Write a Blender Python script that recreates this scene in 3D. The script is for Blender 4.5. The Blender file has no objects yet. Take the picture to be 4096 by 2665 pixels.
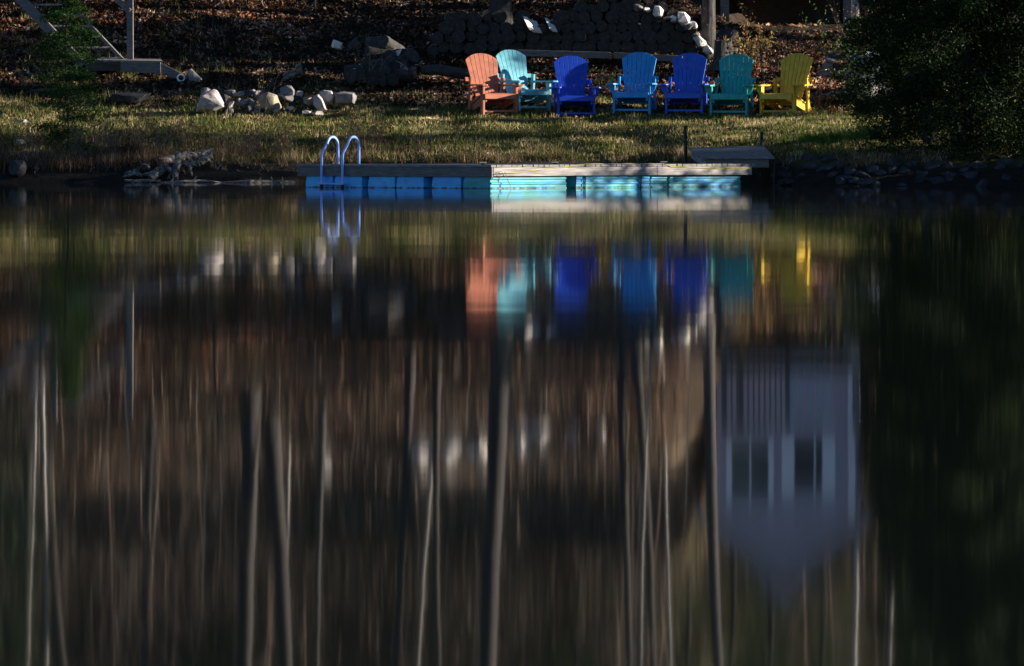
import bpy, bmesh, math, random
import numpy as np
from mathutils import Vector, Matrix, noise as mnoise

random.seed(7)
rng = np.random.default_rng(11)
scene = bpy.context.scene
COL = scene.collection

# ------------------------------------------------------------------ camera
F = 20800.0        # focal length in pixels of a 4096 wide picture
CZ = 0.846         # eye height above the lake
HY = 535.0         # horizon row
cam_d = bpy.data.cameras.new('camera')
cam = bpy.data.objects.new('camera', cam_d)
COL.objects.link(cam)
cam_d.sensor_width = 36.0
cam_d.lens = F / 4096 * 36
cam_d.shift_y = -(2665 / 2 - HY) / 4096
cam_d.clip_start = 0.5
cam_d.clip_end = 3000
cam.location = (0, 0, CZ)
cam.rotation_euler = (math.radians(90), 0, 0)
scene.camera = cam

# ------------------------------------------------------------------ light
ELEV = math.radians(12)
BACK = math.radians(2)      # how far the sun stands behind the chairs, from the right
to_sun = Vector((math.cos(ELEV) * math.cos(BACK), math.cos(ELEV) * math.sin(BACK), math.sin(ELEV)))
world = bpy.data.worlds.new('World')
scene.world = world
world.use_nodes = True
wn = world.node_tree
wn.nodes.clear()
sky = wn.nodes.new('ShaderNodeTexSky')
sky.sky_type = 'NISHITA'
sky.sun_disc = False
sky.air_density = 0.7
sky.ozone_density = 3.0
sky.dust_density = 0.0
sky.sun_elevation = ELEV
sky.sun_rotation = math.atan2(to_sun.x, to_sun.y)
bg = wn.nodes.new('ShaderNodeBackground')
bg.inputs['Strength'].default_value = 0.05
wo = wn.nodes.new('ShaderNodeOutputWorld')
wn.links.new(sky.outputs[0], bg.inputs[0])
wn.links.new(bg.outputs[0], wo.inputs[0])
sl = bpy.data.lights.new('sun', 'SUN')
sl.energy = 5.0
sl.angle = math.radians(0.5)
sl.color = (1.0, 0.90, 0.76)
so = bpy.data.objects.new('sun', sl)
COL.objects.link(so)
so.location = (60, 90, 60)
so.rotation_euler = to_sun.to_track_quat('Z', 'Y').to_euler()
vs = scene.view_settings
vs.view_transform = 'Standard'
vs.look = 'None'
vs.gamma = 1.0
vs.exposure = 1.5
scene.cycles.use_denoising = True
scene.cycles.max_bounces = 6
scene.cycles.transparent_max_bounces = 4

# ------------------------------------------------------------------ helpers
def P(px, py, D):
    return Vector(((px - 2048) / F * D, D, CZ - (py - HY) / F * D))
def XX(px, D):
    return (px - 2048) / F * D
def ZR(py, D):                      # height whose mirror image falls on row py
    return (py - HY) / F * D - CZ

def setp(o, label=None, cat=None, group=None, kind=None):
    if label: o['label'] = label
    if cat: o['category'] = cat
    if group: o['group'] = group
    if kind: o['kind'] = kind
    return o
def link(o, parent=None):
    COL.objects.link(o)
    if parent: o.parent = parent
    return o
def empty(name, loc=(0, 0, 0), rz=0.0, label=None, cat=None, group=None):
    o = bpy.data.objects.new(name, None)
    o.empty_display_size = 0.2
    o.location = loc
    o.rotation_euler = (0, 0, rz)
    link(o)
    return setp(o, label, cat, group)

class MB:
    def __init__(self):
        self.v = []; self.f = []; self.m = []
    def poly(self, vs, fs, mi=0):
        n = len(self.v)
        self.v += [tuple(a) for a in vs]
        self.f += [tuple(i + n for i in f) for f in fs]
        self.m += [mi] * len(fs)
        return self
    def box(self, c, s, rot=None, mi=0):
        hx, hy, hz = s[0] / 2, s[1] / 2, s[2] / 2
        vs = [Vector((x, y, z)) for x in (-hx, hx) for y in (-hy, hy) for z in (-hz, hz)]
        if rot is not None: vs = [rot @ a for a in vs]
        vs = [a + Vector(c) for a in vs]
        return self.poly(vs, [(0, 1, 3, 2), (4, 6, 7, 5), (0, 4, 5, 1), (2, 3, 7, 6), (0, 2, 6, 4), (1, 5, 7, 3)], mi)
    def beam(self, a, b, w, h, mi=0, up=Vector((0, 0, 1))):
        a = Vector(a); b = Vector(b)
        d = (b - a); L = d.length; d.normalize()
        s = d.cross(up)
        if s.length < 1e-4: s = Vector((1, 0, 0))
        s.normalize(); u = s.cross(d)
        vs = []
        for e in (a, b):
            for (i, j) in ((-1, -1), (1, -1), (1, 1), (-1, 1)):
                vs.append(e + s * (i * w / 2) + u * (j * h / 2))
        return self.poly(vs, [(3, 2, 1, 0), (4, 5, 6, 7), (0, 1, 5, 4), (1, 2, 6, 5), (2, 3, 7, 6), (3, 0, 4, 7)], mi)
    def prism(self, pts, a, b, mi=0):
        """outline pts (Vectors) swept by vector from a to b"""
        n = len(pts)
        a = Vector(a); b = Vector(b)
        vs = [Vector(p) + a for p in pts] + [Vector(p) + b for p in pts]
        fs = [tuple(range(n - 1, -1, -1)), tuple(range(n, 2 * n))]
        fs += [(i, (i + 1) % n, (i + 1) % n + n, i + n) for i in range(n)]
        return self.poly(vs, fs, mi)
    def tube(self, pts, rad, n=8, mi=0, cap=True, wob=0.0):
        pts = [Vector(p) for p in pts]
        if not hasattr(rad, '__len__'): rad = [rad] * len(pts)
        vs = []; m = len(pts)
        prev = None
        for i, p in enumerate(pts):
            t = (pts[min(i + 1, m - 1)] - pts[max(i - 1, 0)]).normalized()
            if prev is None:
                s = t.cross(Vector((0, 1, 0.01)))
                if s.length < 1e-3: s = t.cross(Vector((1, 0, 0)))
            else:
                s = prev - t * prev.dot(t)
            s.normalize(); prev = s
            u = t.cross(s)
            for k in range(n):
                a = 2 * math.pi * k / n
                r = rad[i] * (1 + (wob * (random.random() - .5) if wob else 0))
                vs.append(p + s * (math.cos(a) * r) + u * (math.sin(a) * r))
        fs = []
        for i in range(m - 1):
            for k in range(n):
                k2 = (k + 1) % n
                fs.append((i * n + k, i * n + k2, (i + 1) * n + k2, (i + 1) * n + k))
        if cap:
            fs.append(tuple(range(n - 1, -1, -1)))
            fs.append(tuple((m - 1) * n + k for k in range(n)))
        return self.poly(vs, fs, mi)
    def mesh(self, name, mats, smooth=False):
        me = bpy.data.meshes.new(name)
        me.from_pydata(self.v, [], self.f)
        if not isinstance(mats, (list, tuple)): mats = [mats]
        for mt in mats: me.materials.append(mt)
        if len(mats) > 1: me.polygons.foreach_set('material_index', self.m)
        me.validate()
        if len(self.f) < 4000:
            bm = bmesh.new(); bm.from_mesh(me); bmesh.ops.recalc_face_normals(bm, faces=bm.faces); bm.to_mesh(me); bm.free()
        if smooth: me.polygons.foreach_set('use_smooth', [True] * len(me.polygons))
        me.update()
        return me
    def build(self, name, mats, parent=None, smooth=False, bevel=0, loc=None):
        o = bpy.data.objects.new(name, self.mesh(name, mats, smooth))
        link(o, parent)
        if loc is not None: o.location = loc
        if bevel:
            b = o.modifiers.new('bevel', 'BEVEL'); b.width = bevel; b.segments = 2; b.limit_method = 'ANGLE'
        return o

def quads_obj(name, V, mats, parent=None, per=4, smooth=False):
    """V: (N*per,3) array; every `per` verts a face"""
    me = bpy.data.meshes.new(name)
    n = len(V) // per
    me.vertices.add(len(V)); me.vertices.foreach_set('co', np.ascontiguousarray(V, dtype=np.float32).ravel())
    me.loops.add(len(V)); me.loops.foreach_set('vertex_index', np.arange(len(V), dtype=np.int32))
    me.polygons.add(n)
    me.polygons.foreach_set('loop_start', np.arange(0, n * per, per, dtype=np.int32))
    me.polygons.foreach_set('loop_total', np.full(n, per, dtype=np.int32))
    if not isinstance(mats, (list, tuple)): mats = [mats]
    for m in mats: me.materials.append(m)
    me.update(calc_edges=True)
    o = bpy.data.objects.new(name, me)
    return link(o, parent)

# ------------------------------------------------------------------ materials
def newmat(name):
    m = bpy.data.materials.new(name); m.use_nodes = True
    nt = m.node_tree
    b = nt.nodes['Principled BSDF']
    return m, nt, b
def ramp(nt, stops, fac):
    r = nt.nodes.new('ShaderNodeValToRGB')
    e = r.color_ramp.elements
    while len(e) < len(stops): e.new(0.5)
    for i, (p, c) in enumerate(stops):
        e[i].position = p; e[i].color = (*c, 1)
    nt.links.new(fac, r.inputs[0])
    return r.outputs[0]
def noisenode(nt, scale, detail=4, rough=.6, coord='Object', stretch=(1, 1, 1)):
    tc = nt.nodes.new('ShaderNodeTexCoord')
    mp = nt.nodes.new('ShaderNodeMapping'); mp.inputs['Scale'].default_value = stretch
    nz = nt.nodes.new('ShaderNodeTexNoise')
    nz.inputs['Scale'].default_value = scale; nz.inputs['Detail'].default_value = detail; nz.inputs['Roughness'].default_value = rough
    nt.links.new(tc.outputs[coord], mp.inputs[0]); nt.links.new(mp.outputs[0], nz.inputs['Vector'])
    return nz.outputs['Fac']
def addbump(nt, b, h, strength=.5, dist=.01):
    bp = nt.nodes.new('ShaderNodeBump'); bp.inputs['Strength'].default_value = strength; bp.inputs['Distance'].default_value = dist
    nt.links.new(h, bp.inputs['Height']); nt.links.new(bp.outputs[0], b.inputs['Normal'])
def noisemat(name, stops, scale=5, rough=.8, stretch=(1, 1, 1), bump=.5, bdist=.01, detail=5, spec=.3):
    m, nt, b = newmat(name)
    f = noisenode(nt, scale, detail, .65, 'Object', stretch)
    nt.links.new(ramp(nt, stops, f), b.inputs['Base Color'])
    b.inputs['Roughness'].default_value = rough
    b.inputs['Specular IOR Level'].default_value = spec
    if bump: addbump(nt, b, f, bump, bdist)
    return m
def leafmat(name, stops, trans=.45, rough=.6):
    m = bpy.data.materials.new(name); m.use_nodes = True
    nt = m.node_tree; nt.nodes.clear()
    g = nt.nodes.new('ShaderNodeNewGeometry')
    nz = nt.nodes.new('ShaderNodeTexNoise'); nz.inputs['Scale'].default_value = 1.6; nz.inputs['Detail'].default_value = 4; nt.links.new(g.outputs['Position'], nz.inputs['Vector'])
    m1 = nt.nodes.new('ShaderNodeMath'); m1.operation = 'MULTIPLY_ADD'; nt.links.new(nz.outputs['Fac'], m1.inputs[0]); m1.inputs[1].default_value = 1.9; m1.inputs[2].default_value = -1.0
    m2 = nt.nodes.new('ShaderNodeMath'); m2.operation = 'ADD'; m2.use_clamp = True; nt.links.new(m1.outputs[0], m2.inputs[0]); nt.links.new(g.outputs['Random Per Island'], m2.inputs[1])
    c = ramp(nt, stops, m2.outputs[0])
    d = nt.nodes.new('ShaderNodeBsdfPrincipled'); d.inputs['Roughness'].default_value = rough
    d.inputs['Specular IOR Level'].default_value = .15
    t = nt.nodes.new('ShaderNodeBsdfTranslucent')
    mx = nt.nodes.new('ShaderNodeMixShader'); mx.inputs[0].default_value = trans
    o = nt.nodes.new('ShaderNodeOutputMaterial')
    nt.links.new(c, d.inputs['Base Color']); nt.links.new(c, t.inputs['Color'])
    nt.links.new(d.outputs[0], mx.inputs[1]); nt.links.new(t.outputs[0], mx.inputs[2]); nt.links.new(mx.outputs[0], o.inputs[0])
    return m

def scum(m):
    """algae and a tide line near the water on the plastic floats"""
    nt = m.node_tree; b = nt.nodes['Principled BSDF']
    src = b.inputs['Base Color'].links[0].from_socket
    g = nt.nodes.new('ShaderNodeNewGeometry'); sp = nt.nodes.new('ShaderNodeSeparateXYZ'); nt.links.new(g.outputs['Position'], sp.inputs[0])
    nz = noisenode(nt, 16, 5, .7, 'Object', (1, 1, .4))
    a = nt.nodes.new('ShaderNodeMath'); a.operation = 'MULTIPLY_ADD'; nt.links.new(nz, a.inputs[0]); a.inputs[1].default_value = -.11; nt.links.new(sp.outputs['Z'], a.inputs[2])
    r = nt.nodes.new('ShaderNodeMapRange'); r.inputs['From Min'].default_value = -.056; r.inputs['From Max'].default_value = -.036; nt.links.new(a.outputs[0], r.inputs[0])
    m2 = nt.nodes.new('ShaderNodeMix'); m2.data_type = 'RGBA'; m2.inputs[6].default_value = (.02, .035, .022, 1)
    nt.links.new(r.outputs[0], m2.inputs[0]); nt.links.new(src, m2.inputs[7])
    n3 = noisenode(nt, 5, 6, .75, 'Object', (1, 1, 1))
    r2 = nt.nodes.new('ShaderNodeMapRange'); r2.inputs['From Min'].default_value = .58; r2.inputs['From Max'].default_value = .72; r2.inputs['To Max'].default_value = .55; nt.links.new(n3, r2.inputs[0])
    m3 = nt.nodes.new('ShaderNodeMix'); m3.data_type = 'RGBA'; nt.links.new(r2.outputs[0], m3.inputs[0]); nt.links.new(m2.outputs[2], m3.inputs[6]); m3.inputs[7].default_value = (.05, .10, .09, 1)
    nt.links.new(m3.outputs[2], b.inputs['Base Color'])
def paint(name, col, rough=.42):
    m, nt, b = newmat(name)
    f = noisenode(nt, 9, 6, .7)
    c1 = tuple(x * .70 + .006 for x in col); c2 = tuple(min(1, x * 1.14 + .006) for x in col)
    nt.links.new(ramp(nt, [(.3, c1), (.7, c2)], f), b.inputs['Base Color'])
    b.inputs['Roughness'].default_value = rough
    f2 = noisenode(nt, 60, 3)
    addbump(nt, b, f2, .15, .004)
    return m

M = {}
M['wood'] = noisemat('weathered_wood', [(.3, (.08, .072, .07)), (.5, (.15, .135, .13)), (.72, (.24, .22, .205))], 4, .85, (1.5, 1.5, 14), .5, .006)
M['deckwood'] = noisemat('deck_wood', [(.3, (.11, .10, .095)), (.5, (.20, .185, .175)), (.75, (.34, .31, .28))], 3, .75, (3, 3, 12), .5, .006)
M['fascia'] = noisemat('fascia_wood', [(.35, (.15, .135, .13)), (.5, (.28, .255, .245)), (.68, (.44, .405, .39))], 2.2, .8, (1, 1, 16), .5, .006)
M['darkwood'] = noisemat('dark_wood', [(.3, (.03, .025, .02)), (.7, (.10, .085, .07))], 5, .85, (1, 1, 8))
M['float'] = noisemat('float_plastic', [(.35, (.03, .33, .80)), (.5, (.045, .42, .93)), (.7, (.08, .50, .96))], 3, .42, (1, 1, 3), .2, .006, spec=.5)
M['float2'] = noisemat('worn_float_plastic', [(.28, (.03, .20, .18)), (.42, (.04, .30, .32)), (.5, (.05, .33, .40)), (.54, (.04, .32, .62)), (.7, (.09, .44, .76))], 2.6, .5, (1, 1, 5), .25, .006, spec=.5)
M['metal'] = noisemat('blue_white_metal', [(.3, (.26, .42, .93)), (.7, (.36, .52, .98))], 8, .35, bump=.05)
M['blackpipe'] = noisemat('black_metal', [(.3, (.012, .012, .014)), (.7, (.03, .03, .035))], 12, .5, bump=.1)
M['rope'] = noisemat('yellow_rope', [(.3, (.40, .38, .03)), (.7, (.6, .56, .08))], 40, .7)
M['chain'] = noisemat('rusty_chain', [(.3, (.10, .06, .04)), (.7, (.25, .19, .15))], 40, .6)
M['rock'] = noisemat('grey_rock', [(.25, (.07, .066, .07)), (.5, (.16, .15, .15)), (.75, (.30, .275, .26))], 3.5, .9, bump=.8, bdist=.03, detail=8)
M['rock_pale'] = noisemat('pale_rock', [(.3, (.13, .12, .12)), (.47, (.30, .27, .26)), (.58, (.44, .39, .37)), (.75, (.58, .53, .50))], 3.5, .9, bump=.8, bdist=.03, detail=8)
M['rock_tan'] = noisemat('tan_rock', [(.3, (.12, .10, .075)), (.5, (.26, .215, .155)), (.75, (.40, .34, .26))], 3.5, .9, bump=.8, bdist=.03, detail=8)
M['rock_dark'] = noisemat('dark_rock', [(.25, (.012, .012, .013)), (.5, (.03, .03, .033)), (.75, (.075, .072, .075))], 3.5, .9, bump=.8, bdist=.03, detail=8)
M['bark'] = noisemat('grey_bark', [(.3, (.02, .018, .018)), (.5, (.045, .042, .042)), (.75, (.10, .092, .088))], 7, .9, (2.5, 2.5, .6), .9, .02)
M['bark_dark'] = noisemat('dark_bark', [(.3, (.018, .016, .015)), (.6, (.045, .04, .038)), (.8, (.09, .08, .072))], 7, .9, (2.5, 2.5, .6), .9, .02)
M['bark_pale'] = noisemat('pale_bark', [(.3, (.16, .15, .14)), (.5, (.30, .285, .265)), (.75, (.48, .46, .43))], 6, .8, (1, 1, 3), .5, .01)
M['twig'] = noisemat('twig_bark', [(.3, (.10, .07, .055)), (.7, (.24, .185, .15))], 12, .8)
M['log_bark'] = noisemat('log_bark', [(.3, (.02, .018, .016)), (.6, (.06, .054, .05)), (.8, (.13, .12, .11))], 9, .9, (1, 1, 1), .9, .02)
M['log_end'] = noisemat('log_end', [(.3, (.022, .02, .018)), (.6, (.05, .044, .04)), (.8, (.10, .088, .078))], 14, .9, (1, 1, 1), .6, .01)
M['log_pale'] = noisemat('split_wood', [(.3, (.55, .50, .46)), (.6, (.72, .67, .62)), (.8, (.82, .79, .74))], 8, .8, (4, 1, 4), .6, .01)
M['drift'] = noisemat('driftwood', [(.35, (.035, .03, .027)), (.5, (.15, .13, .115)), (.62, (.30, .265, .24)), (.8, (.50, .46, .42))], 6, .85, (3, 1, 4), 1.0, .03, detail=8)
M['siding'] = noisemat('cabin_siding', [(.3, (.36, .355, .43)), (.7, (.46, .45, .54))], 3, .8, (1, 1, 12), .3)
M['roof'] = noisemat('roof_shingle', [(.3, (.09, .085, .09)), (.7, (.17, .16, .165))], 12, .9)
M['trim'] = noisemat('white_trim', [(.3, (.74, .80, .92)), (.7, (.82, .87, .96))], 6, .5, bump=.1)
M['railboard'] = noisemat('rail_board', [(.3, (.46, .48, .58)), (.7, (.56, .58, .68))], 5, .7, bump=.2)
scum(M['float']); scum(M['float2'])
def glassmat():
    m, nt, b = newmat('window_glass')
    f = noisenode(nt, 2)
    nt.links.new(ramp(nt, [(.3, (.012, .016, .02)), (.7, (.03, .04, .045))], f), b.inputs['Base Color'])
    b.inputs['Roughness'].default_value = .08
    return m
M['glass'] = glassmat()
M['red'] = paint('red_plastic', (.55, .05, .04))
M['pink'] = paint('faded_pink_plastic', (.42, .23, .20))
M['pipewhite'] = paint('white_plastic', (.62, .66, .68))
M['bluetarp'] = paint('deep_blue_plastic', (.01, .04, .6))
M['tarp'] = noisemat('grey_tarp', [(.3, (.16, .20, .25)), (.7, (.30, .36, .42))], 4, .6, bump=.7, bdist=.05)
M['grass'] = leafmat('grass_blades', [(0, (.03, .055, .010)), (.25, (.085, .14, .022)), (.45, (.17, .20, .045)), (.65, (.32, .25, .09)), (.85, (.48, .36, .16)), (1, (.75, .60, .35))], .45)
M['drygrass'] = leafmat('dry_grass', [(0, (.05, .035, .02)), (.4, (.16, .11, .05)), (.75, (.34, .25, .13)), (1, (.55, .43, .27))], .45)
M['leaves'] = leafmat('fallen_leaves', [(0, (.025, .014, .010)), (.3, (.07, .033, .02)), (.55, (.20, .085, .042)), (.78, (.38, .20, .12)), (1, (.68, .50, .40))], .35)
M['cedar'] = leafmat('cedar_foliage', [(0, (.006, .016, .005)), (.5, (.016, .034, .008)), (1, (.045, .075, .016))], .25)
M['conifer'] = leafmat('conifer_foliage', [(0, (.008, .018, .007)), (.5, (.018, .034, .012)), (1, (.035, .06, .02))], .2)
M['young'] = leafmat('sapling_foliage', [(0, (.010, .034, .007)), (.5, (.03, .072, .012)), (1, (.08, .15, .025))], .3)
M['bud'] = leafmat('bush_leaves', [(0, (.22, .10, .04)), (.5, (.36, .22, .08)), (1, (.40, .36, .10))], .45)
M['greenbud'] = leafmat('green_leaves', [(0, (.07, .16, .03)), (1, (.16, .30, .06))], .45)
M['deadleaf'] = leafmat('clinging_leaves', [(0, (.09, .06, .035)), (.5, (.17, .11, .06)), (1, (.24, .17, .10))], .4)

# ------------------------------------------------------------------ terrain
def zy(py, D): return CZ - (py - HY) / F * D
SHORE = [(-3000, 731), (0, 731), (900, 731), (1300, 730), (2600, 731), (3000, 738), (3200, 745), (4096, 748), (4400, 765), (5000, 800), (7000, 800)]
def interp(t, x): return float(np.interp(x, [a for a, b in t], [b for a, b in t]))
def shoreD(px): return F * CZ / (interp(SHORE, px) - HY)
def profile(px):
    s = shoreD(px)
    w = max(0.0, min(1.0, (px - 2640) / 400.0)); w = w * w * (3 - 2 * w)          # the cabin's terrace on the right
    w *= 1 - max(0.0, min(1.0, (px - 3700) / 500.0)) * .35
    L = max(0.0, min(1.0, (900 - px) / 900.0))
    pts = [(-400, 0.6), (-3, .35), (3, -.6), (20, -1.8), (s - 6, -1.4), (s - .6, -.35), (s, 0.0), (s + .12, .13), (s + .5, .31 - .05 * L), (s + 1.4, .48 - .05 * L)]
    zc = zy(458, 95)
    pts += [(95.0, zc), (97.5, zy(345 - 20 * w, 97.5))]
    left = [(100, zy(232 - 10 * L, 100)), (103, zy(70, 103)), (108, zy(70, 103) + 2.6), (118, 10.8), (140, 22.5), (200, 40), (420, 48)]
    right = [(100, zy(205, 100)), (103, zy(140, 103)), (109.5, zy(105, 109.5)), (112.5, 3.9), (120, 9.0), (140, 21.0), (200, 40), (420, 48)]
    for (d1, z1), (d2, z2) in zip(left, right):
        pts.append((d1 * (1 - w) + d2 * w, z1 * (1 - w) + z2 * w))
    return pts
_pc = {}
def ground_z(X, D):
    px = X / max(D, 60) * F + 2048
    px = max(-2500, min(6600, px))
    a = math.floor(px / 60) * 60
    zz = []
    for k in (a, a + 60):
        if k not in _pc:
            pr = profile(k); _pc[k] = ([p[0] for p in pr], [p[1] for p in pr])
        zz.append(np.interp(D, *_pc[k]))
    t = (px - a) / 60
    z = float(zz[0] * (1 - t) + zz[1] * t)
    s = shoreD(px)
    amp = max(0, min(1, (D - s - .1) / 2.0))
    big = max(0, min(1, (D - 97) / 8))
    q = Vector((X * .9, D * .9, 0))
    z += amp * (.07 * mnoise.noise(q) + .045 * mnoise.noise(q * 2.6) + .02 * mnoise.noise(q * 6)) + big * .22 * mnoise.noise(Vector((X * .35, D * .35, 5)))
    if D > s - .5 and D < s + 3:
        z += .05 * mnoise.noise(Vector((X * 1.7, D * 1.2, 9))) * min(1, max(0, (D - s + .2)))
    return z
gx = np.concatenate([np.array([-600, -300, -150, -80, -45, -28, -19]), np.arange(-14, 14.01, .22), np.array([19, 28, 45, 80, 150, 300, 600])])
gy = np.concatenate([np.array([-400, -100, -30, -8, -3, 0, 3, 10, 20, 45, 65, 76]), np.arange(80, 84, .8), np.arange(84, 107, .16), np.arange(107, 125, .5), np.arange(125, 160, 3), np.array([170, 190, 230, 300, 420, 900])])
GZ = np.zeros((len(gy), len(gx)))
V = []
for j, y in enumerate(gy):
    for i, x in enumerate(gx):
        z = ground_z(x, y); GZ[j, i] = z; V.append((x, y, z))
nx = len(gx)
FS = [(j * nx + i, j * nx + i + 1, (j + 1) * nx + i + 1, (j + 1) * nx + i) for j in range(len(gy) - 1) for i in range(nx - 1)]
me = bpy.data.meshes.new('ground')
me.from_pydata(V, [], FS)
me.polygons.foreach_set('use_smooth', [True] * len(FS))
gm, nt, b = newmat('ground_soil')
geo = nt.nodes.new('ShaderNodeNewGeometry')
sep = nt.nodes.new('ShaderNodeSeparateXYZ'); nt.links.new(geo.outputs['Position'], sep.inputs[0])
n1 = noisenode(nt, 1.3, 6, .7); n2 = noisenode(nt, 9, 6, .7); n3 = noisenode(nt, .35, 4, .6)
lawn = ramp(nt, [(.3, (.025, .032, .01)), (.5, (.06, .06, .022)), (.7, (.11, .085, .04))], n1)
litter = ramp(nt, [(.3, (.012, .009, .007)), (.5, (.032, .022, .016)), (.7, (.08, .055, .04))], n2)  # leaf soil, darkened to stand in for shade on the lower slope
olive = ramp(nt, [(.3, (.016, .016, .008)), (.55, (.045, .042, .020)), (.75, (.09, .07, .038))], n2)
brown = ramp(nt, [(.3, (.07, .05, .036)), (.5, (.18, .13, .095)), (.7, (.33, .245, .18))], n2)
def mr(a, lo, hi):
    m_ = nt.nodes.new('ShaderNodeMapRange'); m_.inputs['From Min'].default_value = lo; m_.inputs['From Max'].default_value = hi
    nt.links.new(a, m_.inputs[0]); return m_.outputs[0]
def mixc(f, a, c):
    m_ = nt.nodes.new('ShaderNodeMix'); m_.data_type = 'RGBA'
    nt.links.new(f, m_.inputs[0]); nt.links.new(a, m_.inputs[6]); nt.links.new(c, m_.inputs[7]); return m_.outputs[2]
def mth(op, a, c):
    m_ = nt.nodes.new('ShaderNodeMath'); m_.operation = op
    for i, q in enumerate((a, c)):
        if isinstance(q, (int, float)): m_.inputs[i].default_value = q
        else: nt.links.new(q, m_.inputs[i])
    return m_.outputs[0]
ywob = mth('ADD', sep.outputs['Y'], mth('MULTIPLY', n1, 2.0))
zwob = mth('ADD', sep.outputs['Z'], mth('MULTIPLY', n3, 6.0))
c1 = mixc(mr(ywob, 96.5, 98.5), lawn, litter)
brown = mixc(mr(n1, .42, .58), brown, olive)  # olive patches vary the brown and stand in for broad shadows
c2 = mixc(mr(zwob, 7.6, 8.8), c1, brown)  # lighter brown belt painted in where the hillside is meant to be sunlit
c2 = mixc(mr(zwob, 9.5, 12.5), c2, olive)
shade_mud = ramp(nt, [(.3, (.010, .009, .007)), (.7, (.032, .026, .02))], n2)  # bank mud, darkened further to paint in the shade above the waterline
c3 = mixc(mr(sep.outputs['Z'], .28, .42), shade_mud, c2)
nt.links.new(c3, b.inputs['Base Color']); b.inputs['Roughness'].default_value = .95; b.inputs['Specular IOR Level'].default_value = .1
addbump(nt, b, n2, .8, .06)
me.materials.append(gm); me.update()
ground = setp(link(bpy.data.objects.new('ground', me)), kind='structure')

def gz_arr(X, D):          # bilinear on the ground sheet
    X = np.asarray(X); D = np.asarray(D)
    i = np.clip(np.searchsorted(gx, X) - 1, 0, nx - 2); j = np.clip(np.searchsorted(gy, D) - 1, 0, len(gy) - 2)
    u = (X - gx[i]) / (gx[i + 1] - gx[i]); v = (D - gy[j]) / (gy[j + 1] - gy[j])
    return (GZ[j, i] * (1 - u) + GZ[j, i + 1] * u) * (1 - v) + (GZ[j + 1, i] * (1 - u) + GZ[j + 1, i + 1] * u) * v
def G(X, D): return float(gz_arr([X], [D])[0])
def onG(px, D, dz=0.0):
    X = XX(px, D); return Vector((X, D, G(X, D) + dz))

# ------------------------------------------------------------------ water
wm, nt, b = newmat('lake_water')
b.inputs['Base Color'].default_value = (.006, .008, .008, 1)
b.inputs['IOR'].default_value = 1.333
b.inputs['Roughness'].default_value = .038
na = noisenode(nt, 1.0, 2, .5, 'Object', (.16, .22, 1))
nb = noisenode(nt, 1.0, 2, .5, 'Object', (2.6, 1.0, 1))
add = nt.nodes.new('ShaderNodeMath'); add.operation = 'MULTIPLY_ADD'
nt.links.new(nb, add.inputs[0]); add.inputs[1].default_value = .05; nt.links.new(na, add.inputs[2])
addbump(nt, b, add.outputs[0], 1.0, .0035)
me = bpy.data.meshes.new('water')
me.from_pydata([(-500, -300, 0), (500, -300, 0), (500, 93, 0), (-500, 93, 0)], [], [(0, 1, 2, 3)])
me.materials.append(wm)
setp(link(bpy.data.objects.new('water', me)), kind='structure')

# ------------------------------------------------------------------ dock
CD = Vector((XX(1965, 80), 80, 0)); LD = Vector((XX(1187, 82), 82, 0)); RD = Vector((XX(3020, 83), 83, 0))
uL = (LD - CD); lenL = uL.length; uL.normalize()
uR = (RD - CD); lenR = uR.length; uR.normalize()
UP = Vector((0, 0, 1))
dock = empty('floating_dock', CD, 0, 'floating swim dock with grey plank deck, blue floats and a ladder, moored below the chairs', 'dock')
TOP = .366; BT = .036; FH = .135
def dl(a, r, z=0): return uL * a + uR * r + UP * z
deck = MB(); r = 0.0
while r < lenR - .05:
    w = .092; ov = random.uniform(-.008, .012)
    z0 = TOP - BT + random.uniform(-.002, .002)
    o_ = [dl(-ov, r, z0), dl(lenL + .02, r, z0), dl(lenL + .02, r + w, z0), dl(-ov, r + w, z0)]
    deck.prism(o_, (0, 0, 0), (0, 0, BT)); r += w + .008
deck.build('deck', M['deckwood'], dock, bevel=.003)
fz = TOP - BT - .004
def board(a, c, z0, z1, t):
    """vertical board from point a to c, thickness t towards the inside"""
    d = (c - a).normalized(); inw = Vector((-d.y, d.x, 0))
    if inw.y < 0: inw = -inw
    m_ = MB(); m_.prism([a, c, c + inw * t, a + inw * t], (0, 0, z0), (0, 0, z1)); return m_
fl = board(dl(.0, .012), dl(lenL - .0, .012), fz - FH - .012, fz + .0, .038).build('fascia_board', M['wood'], dock, bevel=.003)  # darker wood than the other fascia boards, painting in this side's shade
k = .622
board(dl(.012, .06), dl(.012, lenR * k), fz - FH, fz, .038).build('fascia_board', M['fascia'], dock, bevel=.003)
board(dl(.012, lenR * k + .01), dl(.012, lenR - .05), fz - FH, fz, .038).build('fascia_board', M['fascia'], dock, bevel=.003)
board(dl(lenL - .02, .06), dl(lenL - .02, lenR - .05), fz - FH, fz, .038).build('fascia_board', M['fascia'], dock)
FT = fz - FH - .015
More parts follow.
